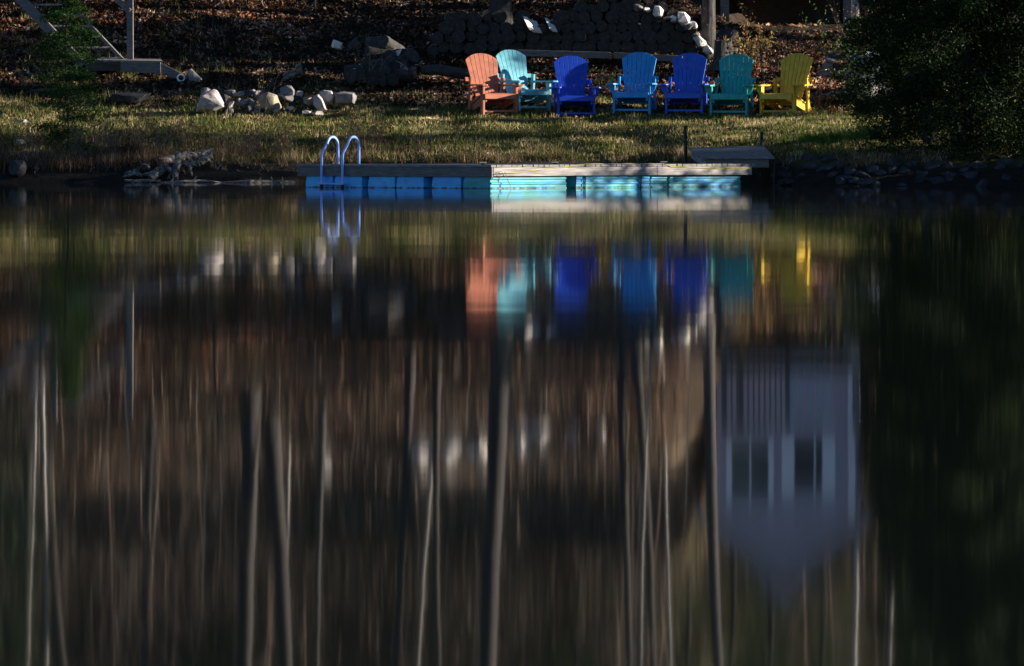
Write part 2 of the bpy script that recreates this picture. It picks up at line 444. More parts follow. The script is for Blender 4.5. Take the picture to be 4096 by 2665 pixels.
def floatbox(a0, a1, r0, r1, ridged, mat):
    """a drum with bulging ends along r and ridged long sides"""
    m_ = MB(); n = 22
    prof = []
    for i in range(n + 1):
        t = i / n; z = FT - (FT + .16) * t
        bulge = .012 * math.sin(math.pi * t)
        rid = (.016 * (1 if math.sin(t * 26) > 0 else 0)) if ridged else bulge
        prof.append((z, bulge, rid))
    vs = []
    for z, bu, rid in prof:
        vs += [dl(a0 - rid + .016, r0 - bu + .012, z), dl(a1 + bu - .012, r0 - bu + .012, z), dl(a1 + bu - .012, r1 + bu - .012, z), dl(a0 - rid + .016, r1 + bu - .012, z)]
    fs = [(0, 1, 2, 3)]
    for i in range(n):
        for k_ in range(4):
            fs.append((i * 4 + k_, (i + 1) * 4 + k_, (i + 1) * 4 + (k_ + 1) % 4, i * 4 + (k_ + 1) % 4))
    m_.poly(vs, fs)
    return m_.build('float', mat, dock)
def aof(px): return (1965 - px) / (1965 - 1187) * lenL
for i, (x0, x1) in enumerate(((1213, 1323), (1329, 1441), (1466, 1574), (1580, 1689), (1721, 1835), (1845, 1953))):
    floatbox(aof(x1), aof(x0), .05, .05 + 1.45, i == 5, M['float'] if i < 5 else M['float2'])
def rof(px): return (px - 1965) / (3020 - 1965) * lenR
floatbox(.045, .50, rof(2306), rof(2337), True, M['float2'])
floatbox(.045, .50, rof(2342), rof(2602), True, M['float2'])
floatbox(.10, .50, rof(2618), rof(2684), True, M['float2'])
floatbox(.10, .50, rof(2692), rof(2985), True, M['float2'])
# inner joists, dark gaps behind the floats
jm = MB()
for a in (.6, 1.4, 2.3, 3.2):
    jm.prism([dl(a, .08), dl(a + .04, .08), dl(a + .04, lenR - .1), dl(a, lenR - .1)], (0, 0, fz - .13), (0, 0, fz - .002))
jm.build('joists', M['darkwood'], dock)
for px in (2300, 2338, 2560):
    t_ = MB(); q = dl(.02, rof(px)); t_.tube([q + UP * (FT + .005), q + UP * .02 + dl(.008, 0), q - UP * .1], [.008] * 3, 6); t_.build('strap', M['blackpipe'], dock)
# ladder (bolted to the dock)
inw = uR.copy()
nL = Vector((-uL.y, uL.x, 0))
if nL.y < 0: nL = -nL        # pointing away from camera
lad = MB()
a1 = aof(1293); a2 = aof(1378)
ladder = bpy.data.objects.new('ladder', None); link(ladder, dock); ladder['label'] = 'pale blue metal swim ladder with two hooped handrails'
def rail(a):
    q = dl(a, 0) - nL * .03
    pts = [q + UP * -.5, q + UP * .05, q + UP * .50]
    s = nL * .45
    H1 = .795
    # slanted part then hoop
    p0 = q + UP * .50
    pts += [q + s * .03 + UP * .54]
    cen = q + s * .66 + UP * (H1 - .150)
    for k in range(0, 13):
        an = math.pi - math.radians(18) - (math.pi - math.radians(18)) * k / 12
        pts.append(cen + s * .34 * math.cos(an) + UP * .150 * math.sin(an))
    pts.append(q + s * 1.0 + UP * .5)
    pts.append(q + s * 1.0 + UP * TOP)
    m_ = MB(); m_.tube(pts, .0215, 12)
    return m_.build('handrail', M['metal'], ladder, smooth=True)
rail(a1); rail(a2)
t_ = MB(); c0 = dl(a1 + .055, 0) - nL * .05 + UP * .065; c1_ = dl(a2 - .04, 0) - nL * .05 + UP * .055
t_.beam(c0, c1_, .10, .028); t_.build('tread', M['metal'], ladder, bevel=.006)
for a in (a1, a2):
    t_ = MB(); q = dl(a, 0) - nL * .03; t_.tube([q + UP * .045, q + UP * -.02], .026, 8); t_.build('foot_cap', M['blackpipe'], ladder)
# cleats
for (px, aa) in ((1995, .3), (2265, .25), (2700, .25)):
    q = dl(aa, rof(px), TOP); m_ = MB()
    m_.beam(q + uR * -.07 + UP * .035, q + uR * .07 + UP * .035, .018, .014); m_.box(q + UP * .014, (.05, .03, .028)); m_.build('cleat', M['blackpipe'], dock)
# chain on fascia
m_ = MB()
def chain(pts, m_):
    for i in range(len(pts) - 1):
        a = Vector(pts[i]); c = Vector(pts[i + 1]); n = max(1, int((c - a).length / .028))
        for k in range(n):
            q = a.lerp(c, k / n); q2 = a.lerp(c, (k + 1) / n)
            off = Vector((.006, 0, 0)) if k % 2 else Vector((0, -.006, .003))
            m_.tube([q + off, q2 - off], .0045, 5)
def df(px, py): # on the right fascia face
    rr = rof(px); q = CD + dl(-.012, rr); return dl(-.012, rr, CZ - (py - HY) / F * q.y)
chain([df(1988, 690), df(2000, 686), df(2008, 696), df(2016, 690), df(2022, 710), df(2030, 730), df(2040, 752)], m_)
chain([df(1996, 700), df(1990, 728), df(1996, 745), df(1990, 757)], m_)
ch = m_.build('mooring_chain', M['chain'], None, loc=CD); setp(ch, 'rusty mooring chain hanging down the sunlit corner of the dock', 'chain')
m_ = MB()
m_.tube([df(1975, 696), df(2060, 691), df(2150, 680), df(2250, 668) , df(2340, 655), dl(-.02, rof(2345), TOP + .008), dl(.05, rof(2420), TOP + .01), dl(.03, rof(2560), TOP + .01), dl(-.02, rof(2640), TOP + .006), df(2680, 667), df(2850, 674), df(3000, 673)], .0042, 6)
rp = m_.build('rope', M['rope'], None, loc=CD, smooth=True); setp(rp, 'thin yellow rope slung along the edge of the floating dock', 'rope')

# ------------------------------------------------------------------ gangway landing
gw = empty('landing_platform', (XX(2950, 85), 85, 0), 0, 'small grey plank landing platform between the black pipes at the bank', 'platform')
ox, oy = XX(2950, 85), 85.0
def L_(p): return Vector(p) - Vector((ox, oy, 0))
p_fl = P(2800, 629, 84.6); p_fr = P(3098, 629, 84.6); p_bl = P(2752, 591, 86.8); p_br = P(3052, 583, 86.8)
nb_ = 9
for_i = MB()
for i in range(nb_):
    t0 = i / nb_ + .004; t1 = (i + 1) / nb_ - .004
    q = [p_fl.lerp(p_bl, t0), p_fr.lerp(p_br, t0), p_fr.lerp(p_br, t1), p_fl.lerp(p_bl, t1)]
    e = random.uniform(-.012, .012)
    q[0] = q[0] + Vector((e, 0, 0)); q[3] = q[3] + Vector((e, 0, 0))
    for_i.prism([L_(a) for a in q], (0, 0, -.03), (0, 0, 0))
for_i.build('deck', M['deckwood'], gw, bevel=.003)
m_ = MB(); a = L_(p_fl) + Vector((.06, .05, -.034)); c = L_(p_fr) + Vector((-.05, .05, -.034))
m_.prism([a, c, c + Vector((0, .04, 0)), a + Vector((0, .04, 0))], (0, 0, -.135), (0, 0, 0)); m_.build('front_board', M['wood'], gw, bevel=.003)
m_ = MB(); b2 = L_(p_bl) + Vector((.05, -.05, -.034)); m_.prism([a, b2, b2 + Vector((.04, 0, 0)), a + Vector((.04, 0, 0))], (0, 0, -.135), (0, -.002, 0)); m_.build('side_board', M['fascia'], gw, bevel=.003)
m_ = MB(); b3 = L_(p_br) + Vector((-.09, -.05, -.034)); c3_ = c + Vector((-.04, 0, 0)); m_.prism([c3_, b3, b3 + Vector((.038, 0, 0)), c3_ + Vector((.038, 0, 0))], (0, 0, -.135), (0, 0, -.001)); m_.build('side_board', M['fascia'], gw, bevel=.003)
for px, py, d in ((2741, 503, 86.95), (3047, 528, 86.95)):
    m_ = MB(); top = L_(P(px, py, d)); w_ = .058
    m_.tube([top + Vector((.02, 0, -1.2)), top], .030, 12); m_.build('pipe_leg', M['blackpipe'], gw, smooth=False)
m_ = MB(); top = L_(P(3098, 634, 84.6)) + Vector((-.0, .12, 0)); m_.tube([top - UP * 1.2, top], .026, 10); m_.build('pipe_leg', M['blackpipe'], gw)

# ------------------------------------------------------------------ adirondack chairs
def make_chair(name, label, mat, px, D, yaw, S=1.14):
    base = onG(px, D)
    c = empty(name, base, yaw, label, 'chair', 'painted slatted garden chairs in a row on the lawn')
    c.scale = (S, S, S)
    bv = .004
    # legs: front, at x=+-.28 ; y=0 front, +y backwards
    for s in (-1, 1):
        m_ = MB(); m_.box((s * .288, .0, .232), (.036, .10, .465)); m_.build('leg', mat, c, bevel=bv)
        m_ = MB(); m_.beam((s * .288, .52, 0.0), (s * .288, .475, .60), .036, .075, up=Vector((0, 1, 0)));  m_.build('leg', mat, c, bevel=bv)
        # side rail running from the seat front down to the ground at the back
        pts = [Vector((0, -.045, .305)), Vector((0, -.05, .205)), Vector((0, .06, .175)), Vector((0, .78, -.02)), Vector((0, .86, 0.03)), Vector((0, .85, .085)), Vector((0, .52, .175)), Vector((0, .42, .185)), Vector((0, .22, .255)), Vector((0, .0, .335))]
        m_ = MB(); m_.prism(pts, (s * .248 - .016, 0, 0), (s * .248 + .016, 0, 0)); m_.build('side_rail', mat, c, bevel=bv)
        # armrest
        out = [(-.085, -.13), (-.10, -.02), (-.085, .10), (-.05, .30), (-.035, .55), (.035, .56), (.045, .35), (.06, .12), (.07, -.02), (.06, -.12), (.03, -.16), (-.05, -.16)]
        pa = [Vector((s * (.305) - s * x, y, .012 * (y) )) for x, y in out]
        if s < 0: pa.reverse()
        m_ = MB(); m_.prism(pa, (0, 0, .467), (0, 0, .492)); m_.build('armrest', mat, c, bevel=bv)
        m_ = MB(); br = [Vector((0, -.05, .465)), Vector((0, -.05, .33)), Vector((0, .0, .30)), Vector((0, .05, .465))]
        br = [Vector((0, 0, .30)), Vector((0, 0, .466)), Vector((s * .085, 0, .466)), Vector((s * .07, 0, .40))]
        m_.prism(br, (s * .307, -.014, 0), (s * .307, .014, 0)); m_.build('arm_bracket', mat, c, bevel=.002)
    # seat slats
    m_ = MB(); ys = [(-.045, .325, 12), (.05, .326, -12), (.14, .295, -14), (.23, .262, -14), (.32, .228, -14), (.41, .20, -10)]
    m_.box((0, -.072, .292), (.56, .022, .075), Matrix.Rotation(math.radians(-8), 3, 'X'))
    for y, z, a in ys:
        m_.box((0, y + .01, z + .008), (.56, .085, .022), Matrix.Rotation(math.radians(a), 3, 'X'))
    m_.build('seat', mat, c, bevel=bv)
    # backrest: 7 flared slats
    m_ = MB(); n = 7; zb, zt = .17, 1.0
    rec = math.radians(21)
    def bp(x, h):      # h along the back
        return Vector((x, .43 + math.sin(rec) * h - .0 , .20 + math.cos(rec) * h))
    Lb = (zt - .20) / math.cos(rec)
    for i in range(n):
        b0 = -.185 + .37 * i / n; b1 = -.185 + .37 * (i + 1) / n
        t0 = -.285 + .57 * i / n; t1 = -.285 + .57 * (i + 1) / n
        g = .0022 + .0015 * random.random()
        def top(x):
            return Lb - .115 * (abs(x) / .285) ** 2.4
        xs = [t0 + g, (t0 + t1) / 2, t1 - g]
        outl = [bp(b0 + .0025, 0), bp(b1 - .0025, 0)] + [bp(x, top(x)) for x in reversed(xs)]
        cur = .0
        nrm = Vector((0, -math.cos(rec), math.sin(rec)))
        m_.prism(outl, nrm * 0 , nrm * -.022)
    m_.build('backrest', mat, c, bevel=.003)
    m_ = MB(); m_.box((0, .432 + math.tan(rec) * .37 + .036, .575), (.66, .032, .07), Matrix.Rotation(-rec, 3, 'X'))
    m_.build('back_brace', mat, c, bevel=bv)
    m_ = MB(); m_.box((0, .50, .20), (.46, .03, .08)); m_.build('cross_rail', mat, c, bevel=bv)
    m_ = MB(); m_.box((0, .0, .062), (.54, .028, .035)); m_.build('stretcher', mat, c, bevel=bv)
    return c
chairs = [
    ('terracotta lawn chair turned to the right, leftmost of the seven chairs', (.46, .15, .085), 1996, 94.9, 24),
    ('pale turquoise lawn chair turned right, overlapped by the terracotta chair', (.13, .45, .55), 2133, 95.3, 31),
    ('deep cobalt blue lawn chair facing the lake, third from the left', (.0, .055, .56), 2304, 95.0, 6),
    ('sky blue lawn chair in the middle of the row', (.02, .31, .74), 2528, 95.0, -11),
    ('royal blue lawn chair between the sky blue and the teal green chairs', (.014, .11, .62), 2737, 95.1, -9),
    ('teal green lawn chair left of the yellow one', (.0, .39, .38), 2916, 94.9, -12),
    ('mustard yellow lawn chair turned left, rightmost of the row', (.66, .42, .006), 3112, 94.8, -29),
]
for lab, colr, px, D, yaw in chairs:
    make_chair('lawn_chair', lab, paint('chair_paint', colr), px, D, math.radians(yaw))

# ------------------------------------------------------------------ rocks
def rock_mesh(r, seed, cuts=12, sub=3, flat=(1, 1, 1)):
    rd = random.Random(seed)
    bm = bmesh.new(); bmesh.ops.create_icosphere(bm, subdivisions=sub, radius=1)
    pl = []
    for _ in range(cuts):
        n = Vector((rd.gauss(0, 1), rd.gauss(0, 1), rd.gauss(0, 1))).normalized(); pl.append((n, rd.uniform(.42, .74)))
    off = Vector((rd.uniform(-50, 50), rd.uniform(-50, 50), 0))
    for v in bm.verts:
        p = v.co.copy()
        for n, d in pl:
            k = p.dot(n) - d
            if k > 0: p -= n * k
        p *= 1 + .07 * mnoise.noise(p * 1.6 + off) + .035 * mnoise.noise(p * 6 + off)
        v.co = Vector((p.x * flat[0], p.y * flat[1], p.z * flat[2])) * r
    me = bpy.data.meshes.new('stone'); bm.to_mesh(me); bm.free(); return me
def Dg(px, py):
    """depth where the view ray through a picture point meets the ground"""
    prev = None
    for D in np.arange(max(shoreD(px) + .02, 80), 124, .1):
        if G(XX(px, D), D) >= CZ - (py - HY) / F * D: return float(D)
    return 110.0
def stone(name, px, py, w, h, D, mat, label, group=None, seed=None, cat='stone', rz=None, tilt=0, cuts=13):
    """px,py = centre in the photo, w,h = size in pixels"""
    s = seed if seed is not None else random.randint(0, 99999)
    me = rock_mesh(1.0, s, cuts); me.materials.append(M[mat])
    x0 = min(v.co.x for v in me.vertices); x1 = max(v.co.x for v in me.vertices); z0 = min(v.co.z for v in me.vertices); z1 = max(v.co.z for v in me.vertices)
    for v in me.vertices: v.co = Vector(((v.co.x - (x0 + x1) / 2) / (x1 - x0) * 1.6, v.co.y, (v.co.z - (z0 + z1) / 2) / (z1 - z0) * 1.6))
    if D is None: D = Dg(px, py + h * .42)
    elif D < 0: D = Dg(px, py + h * .42) - D
    o = bpy.data.objects.new(name, me)
    kx = w / 2 / F * D / .8; kz = h / 2 / F * D / .8
    for v in me.vertices: v.co = Vector((v.co.x * kx, v.co.y * (kx + kz) / 2, v.co.z * kz))
    o.location = P(px, py, D); o.rotation_euler = (0, tilt, 0)
    link(o); setp(o, label, cat, group); return o
GR = 'stones heaped on the lawn'
HD = Dg(1100, 462)
big = [
    (838, 400, 110, 95, HD+.02, 'rock_pale', 'big pale pinkish boulder with a sunlit face at the left end of the rock heap', .3),
    (1073, 410, 104, 84, HD+.25, 'rock_tan', 'large tan boulder in the middle of the rock heap', .1),
    (1152, 365, 62, 48, HD+.9, 'rock', 'grey squarish rock standing highest at the back of the rock heap', 0),
    (1312, 385, 66, 56, HD+.5, 'rock_pale', 'pale sunlit rock beside the long low boulder', 0),
    (1278, 413, 50, 66, HD+.05, 'rock_pale', 'pale leaning rock near the right end of the rock heap', -.4),
    (1385, 392, 96, 52, HD+.3, 'rock', 'long low brown grey boulder at the right end of the rock heap', 0),
    (790, 375, 60, 50, HD+.55, 'rock', 'grey rock behind the big pale boulder', 0),
    (1235, 405, 42, 38, HD+.35, 'rock_tan', 'round tan stone left of the pale leaning rock', 0),
    (1197, 383, 32, 40, HD+.6, 'rock_pale', 'upright pale stone under the highest grey rock', 0),
    (1012, 372, 36, 30, HD+.9, 'rock_pale', 'small white stone tipped up behind the tan boulder', .7),
    (1270, 458, 46, 28, HD+.01, 'rock_pale', 'smooth pale stone lying lowest in front of the rock heap', 0),
    (925, 428, 26, 46, HD+.05, 'rock_pale', 'small upright pale stone right of the big pale boulder', 0),
]
def hull_rock(name, outl, D, mt, label, group=None, cat='stone', th=None, seed=0):
    rd = random.Random(seed + int(outl[0][0]))
    cx = sum(p[0] for p in outl) / len(outl); cy = sum(p[1] for p in outl) / len(outl)
    W = (max(p[0] for p in outl) - min(p[0] for p in outl)) / F * D
    th = th or W * .45
    c = P(cx, cy, D)
    bm = bmesh.new()
    for px, py in outl:
        a = P(px, py, D) - c
        bm.verts.new(a)
        for sy, k in ((-1, rd.uniform(.55, .85)), (1, rd.uniform(.7, .95))):
            bm.verts.new(Vector((a.x * k + rd.uniform(-.02, .02), sy * th * rd.uniform(.5, 1), a.z * k + (.03 if sy > 0 else 0) * rd.random())))
    r = bmesh.ops.convex_hull(bm, input=bm.verts)
    bmesh.ops.delete(bm, geom=list({g for g in r['geom_interior'] if isinstance(g, bmesh.types.BMVert)}), context='VERTS')
    bmesh.ops.recalc_face_normals(bm, faces=bm.faces)
    bmesh.ops.bevel(bm, geom=list(bm.edges), offset=W * .025, segments=1, affect='EDGES', clamp_overlap=True)
    bmesh.ops.triangulate(bm, faces=bm.faces)
    bmesh.ops.subdivide_edges(bm, edges=bm.edges, cuts=1)
    off = Vector((rd.uniform(-9, 9), 3, 1))
    for v in bm.verts: v.co += Vector((mnoise.noise(v.co * 9 + off), mnoise.noise(v.co * 9 - off), mnoise.noise(v.co * 8 + off * 2))) * W * .025
    me = bpy.data.meshes.new(name); bm.to_mesh(me); bm.free(); me.materials.append(M[mt])
    o = link(bpy.data.objects.new(name, me)); o.location = c
    return setp(o, label, cat, group)
hulls = [
    ([(783, 448), (801, 382), (850, 356), (870, 362), (904, 428), (858, 452)], .05, 'rock_pale', 0),
    ([(1015, 450), (1030, 398), (1069, 369), (1108, 380), (1128, 431), (1103, 452)], .2, 'rock_tan', 1),
    ([(1118, 356), (1144, 340), (1165, 343), (1180, 362), (1178, 388), (1125, 390)], .85, 'rock', 2),
    ([(1273, 369), (1294, 359), (1327, 364), (1340, 387), (1327, 418), (1290, 415)], .45, 'rock_pale', 3),
    ([(1250, 385), (1273, 377), (1289, 392), (1307, 441), (1273, 445), (1253, 418)], .08, 'rock_pale', 4),
    ([(1335, 372), (1371, 367), (1418, 372), (1430, 388), (1424, 420), (1338, 420)], .45, 'rock', 5),
    ([(801, 374), (806, 356), (829, 352), (845, 362), (841, 400), (800, 405)], .6, 'rock', 6)]
for outl, dd, mt, k in hulls:
    hull_rock('boulder', outl, HD + dd, mt, big[k][6], GR)
big = big[7:]
for px, py, w, h, D, mt, lab, tl in big:
    stone('boulder' if w > 60 else 'stone', px, py, w, h, D, mt, lab, GR, tilt=tl)
ords = ['first', 'second', 'third', 'fourth', 'fifth', 'sixth', 'seventh', 'eighth', 'ninth', 'tenth', 'eleventh', 'twelfth', 'thirteenth', 'fourteenth', 'fifteenth', 'sixteenth', 'seventeenth', 'eighteenth', 'nineteenth', 'twentieth']
def ordn(i):
    if i < 20: return ords[i]
    t = ['twenty', 'thirty', 'forty', 'fifty', 'sixty', 'seventy', 'eighty', 'ninety'][(i + 1) // 10 - 2]
    return (t + '-' + ords[(i + 1) % 10 - 1]) if (i + 1) % 10 else t[:-1] + 'ieth'
front = sorted([(900 + random.uniform(-14, 14) + k * 26, 448 + random.uniform(-12, 8), random.uniform(24, 40), random.uniform(20, 30)) for k in range(15)])
for i, (px, py, w, h) in enumerate(front):
    stone('stone', px, py - 4, w, h, HD + random.uniform(0, .12), random.choice(['rock', 'rock_dark', 'rock', 'rock_pale']), 'small stone at the foot of the rock heap, %s from its left end' % ordn(i), GR)
mid = sorted([(905 + k * 24 + random.uniform(-9, 9), 405 + random.uniform(-14, 12), random.uniform(32, 52), random.uniform(26, 38)) for k in range(16)])
for i, (px, py, w, h) in enumerate(mid):
    stone('stone', px, py, w, h, HD + .35 + random.uniform(0, .2), random.choice(['rock_dark', 'rock_dark', 'rock', 'rock']), 'dark stone in the middle layer of the rock heap, %s from the left' % ordn(i), GR)
back = sorted([(890 + k * 34 + random.uniform(-9, 9), 378 + random.uniform(-6, 6), random.uniform(36, 56), random.uniform(22, 32)) for k in range(8)])
for i, (px, py, w, h) in enumerate(back):
    stone('stone', px, py, w, h, HD + .8, random.choice(['rock_dark', 'rock']), 'grey stone along the back of the rock heap, %s from the left' % ordn(i), GR)
stone('boulder', 70, 675, 74, 70, None, 'rock_dark', 'rounded grey boulder at the water edge, leftmost on the shore', None, cuts=3)
stone('stone', 85, 570, 44, 26, None, 'rock_pale', 'small pale stone in the grass above the rounded shore boulder')
stone('stone', 95, 485, 40, 18, None, 'rock_pale', 'flat pale stone in the grass near the left edge')
stone('boulder', 160, 370, 110, 34, None, 'rock_dark', 'low dark rock under the left slope')
stone('boulder', 520, 395, 170, 55, None, 'rock_dark', 'broad dark rock in shade below the wooden landing')
stone('boulder', 775, 305, 70, 60, None, 'rock', 'hunched grey rock beside the white pipe end')
stone('stone', 812, 312, 40, 24, None, 'rock_dark', 'small dark rock right of the hunched grey rock')
# right hand wall of stones
GW = 'stones of the low wall behind the yellow chair'
for px, py, w, h, mt, lab in ((3340, 222, 60, 28, 'rock_dark', 'flat brown stone topping the wall'), (3325, 240, 58, 26, 'rock', 'pale blue grey slab, second from the top of the wall'), (3310, 262, 44, 34, 'rock', 'blocky stone in the middle of the wall'), (3345, 268, 34, 26, 'rock_dark', 'small dark stone right of the blocky one'),
                             (3300, 300, 62, 38, 'rock', 'large pale stone low in the wall'), (3352, 296, 40, 22, 'rock_dark', 'thin dark stone beside the large pale stone'), (3295, 326, 66, 28, 'rock_dark', 'bottom stone of the wall, behind the yellow chair')):
    stone('wall_stone', px, py, w, h, 97.6, mt, lab, GW)
stone('boulder', 2905, 150, 110, 70, None, 'rock_dark', 'dark boulder behind the pale edged trunk')
stone('stone', 2935, 205, 34, 28, None, 'rock', 'small blue grey stone right of the tree stump')
stone('boulder', 3320, 52, 46, 50, None, 'rock_pale', 'pitted pale rock under the cabin deck')
stone('boulder', 3250, 128, 40, 20, None, 'rock', 'low grey rock in the shade before the cabin deck')
stone('boulder', 3425, 110, 50, 60, None, 'rock_tan', 'upright tan rock beside the deck post')
tp = stone('boulder', 3475, 300, 190, 190, None, 'tarp', 'large blue grey boulder half hidden by the cedar', cuts=9)
tp2 = stone('boulder', 3450, 375, 150, 110, None, 'rock', 'grey boulder in front of the large blue grey one', cuts=6)
# bank rip-rap on the right shore
rr_ = []
for k in range(70):
    px = random.uniform(3120, 4090); t = random.random() ** 1.3
    rr_.append((px, t, random.uniform(36, 80), random.uniform(22, 44)))
rr_.sort()
for i, (px, t, w, h) in enumerate(rr_):
    D = shoreD(px) + .05 + t * 1.2
    q = onG(px, D)
    py = HY + (CZ - q.z) / D * F
    stone('bank_stone', px, py, w, h, D, 'rock_dark', '%s stone from the left of the dark stones edging the right bank' % ordn(i).capitalize(), 'stones edging the right bank')
# pale rocks up on the hillside (seen mirrored in the lake)
hs = [(1690, 1790, 110, 130), (1810, 1800, 110, 130), (1905, 1790, 110, 120), (2090, 1740, 110, 150), (2170, 1720, 90, 120), (1300, 1860, 60, 80), (2290, 1730, 80, 90), (2400, 1720, 60, 70)]
for i, (px, py, w, h) in enumerate(sorted(hs)):
    D = 112.5
    X = XX(px, D)
    # find depth where the hill has this mirrored height
    for D in np.arange(104, 124, .25):
        if G(XX(px, D), D) > ZR(py, D): break
    o = stone('hillside_rock', px, 0, w, h, D, 'log_pale', '%s from the left of the pale rocks up the hillside, mirrored in the lake' % ordn(i).capitalize(), 'pale rocks up the hillside', cuts=10)
    o.location = (XX(px, D), D - .2, ZR(py, D))

# ------------------------------------------------------------------ woodpiles
def log_mesh(seed, kind):
    rd = random.Random(seed)
    m_ = MB(); n = 14 if kind != 'split' else 7; L = .48
    ring = []
    for k in range(n):
        a = 2 * math.pi * k / n
        if kind == 'split':
            r = .15 if k < 4 else .05
            a = math.pi * .85 * k / 3 if k < 4 else math.pi * (1 + .3 * (k - 3))
        else:
            r = .15 * (1 + rd.uniform(-.06, .06))
        ring.append((math.cos(a) * r, math.sin(a) * r))
    if kind == 'split':
        ring = [(.15, -.01), (.13, .08), (.05, .14), (-.04, .14), (-.12, .07), (-.02, -.09), (.02, -.10)]
        ring = [(x * rd.uniform(.9, 1.1), y * rd.uniform(.9, 1.1)) for x, y in ring]
    vs = []
    for j, y in enumerate((-L / 2, -L / 2 + .02, 0, L / 2)):
        for (x, z) in ring:
            s = 1 + rd.uniform(-.02, .02)
            vs.append((x * s, y + rd.uniform(-.004, .004), z * s))
    n = len(ring)
    fs = []; mi = []
    for j in range(3):
        for k in range(n):
            fs.append((j * n + k, j * n + (k + 1) % n, (j + 1) * n + (k + 1) % n, (j + 1) * n + k)); mi.append(0 if kind != 'split' or k < 4 else 2)
    fs.append(tuple(range(n - 1, -1, -1))); mi.append(1)
    fs.append(tuple(3 * n + k for k in range(n))); mi.append(1)
    m_.poly(vs, fs); m_.m = mi
    me = m_.mesh('log', [M['log_bark'], M['log_end'], M['log_pale']])
    bm = bmesh.new(); bm.from_mesh(me); bmesh.ops.recalc_face_normals(bm, faces=bm.faces); bm.to_mesh(me); bm.free()
    return me
LM = [log_mesh(i, 'round') for i in range(5)] + [log_mesh(20 + i, 'split') for i in range(4)]
def put_log(loc, r, kind, label, group, rot=None):
    me = random.choice(LM[:5] if kind == 'round' else LM[5:])
    o = bpy.data.objects.new('firewood_log', me)
    s = r / .15; o.scale = (s, 1, s); o.location = loc
    o.rotation_euler = rot or (random.uniform(-.05, .05), random.uniform(-3, 3), random.uniform(-.12, .12))
    link(o); setp(o, label, 'log', group); return o
topline = [(1700, 175), (1740, 120), (1800, 65), (1900, 50), (2040, 80), (2090, 75), (2200, 95), (2270, 60), (2330, 15), (2420, -25), (2560, -20), (2650, 30), (2720, 55), (2780, 110), (2840, 185), (2860, 205)]
pxm = F / 99.0
rows = {}
row = 0; y = 190.0
rnames = ['bottom', 'second', 'third', 'fourth', 'fifth', 'sixth', 'seventh', 'eighth']
while y > -40:
    px = 1712 + (14 if row % 2 else 0); rows[row] = []
    while px < 2850:
        r = random.uniform(.098, .135); st = r * 2 * pxm * .98
        px += st / 2
        if y > interp(topline, px) - 6:
            rows[row].append((px, y + random.uniform(-5, 5), r))
        px += st / 2
    y -= .215 * pxm * .88; row += 1
    if row > 7: break
for rw, lst in rows.items():
    for i, (px, py, r) in enumerate(lst):
        rough_right = px > 2560
        kind = 'split' if random.random() < (.45 if rough_right else .2) else 'round'
        D = 99.2 + random.uniform(-.05, .05)
        put_log(P(px, py, D), r * (1.05 if kind == 'round' else 1.15), kind, '%s log from the left in the %s row of the long woodpile' % (ordn(i).capitalize(), rnames[rw]), 'logs of the long woodpile')
# pale sunlit split pieces on the right slope and two on the top
pale = [(2552, 34, .6, 24, 'drift'), (2588, 40, .1, 20, 'log_pale'), (2632, 50, .9, 30, 'log_pale'), (2668, 74, -.3, 22, 'drift'), (2694, 76, .5, 20, 'log_pale'), (2732, 78, .75, 38, 'log_pale'), (2752, 112, -.2, 24, 'drift'), (2772, 100, .9, 26, 'log_pale'), (2786, 140, .3, 22, 'drift'), (2800, 168, .85, 40, 'log_pale'), (2828, 198, .7, 30, 'log_pale')]
for i, (px, py, a, sz, mt) in enumerate(pale):
    rd = random.Random(900 + i)
    oc = []
    n = 6; asp = rd.uniform(.45, .8)
    for k in range(n):
        t = 2 * math.pi * k / n + rd.uniform(-.35, .35); x = math.cos(t) * sz * rd.uniform(.8, 1.15); y_ = math.sin(t) * sz * asp * rd.uniform(.8, 1.15)
        oc.append((px + x * math.cos(a) - y_ * math.sin(a), py + x * math.sin(a) + y_ * math.cos(a)))
    hull_rock('split_piece', oc, 98.95, mt, '%s %s split piece from the left along the sloping right end of the long woodpile' % (ordn(i).capitalize(), 'pale' if mt == 'log_pale' else 'grey'), 'split firewood along the sloping end of the woodpile', 'firewood', th=.22)
for px, py, w_, lab in ((2128, 98, .16, 'curved bright piece of bark lying on top of the woodpile right of the trunk'), (2203, 98, .09, 'small bright chip of bark on top of the woodpile')):
    m_ = MB(); pts = [Vector((-w_, 0, w_ * .5)), Vector((-w_ * .7, 0, .02)), Vector((-w_ * .1, 0, -w_ * .25)), Vector((w_, 0, -w_ * .4)), Vector((w_ * .9, 0, -w_ * .2)), Vector((w_ * .1, 0, 0)), Vector((-w_ * .5, 0, w_ * .45))]
    m_.prism(pts, (0, -.2, 0), (0, .15, 0)); o = m_.build('bark_slab', M['log_pale'], None, loc=P(px, py, 98.9)); o.rotation_euler = (.65, 0, .35); setp(o, lab, 'bark')
m_ = MB(); m_.beam(P(2070, 212, 98.6), P(2440, 222, 98.6), .14, .12); o = m_.build('timber', M['wood'], None, bevel=.006); setp(o, 'long grey squared timber at the foot of the woodpile, left of the sky blue chair', 'timber')
m_ = MB(); m_.beam(P(2455, 222, 98.6), P(2720, 236, 98.6), .14, .12); o = m_.build('timber', M['wood'], None, bevel=.006); setp(o, 'grey squared timber behind the sky blue and royal blue chairs', 'timber')
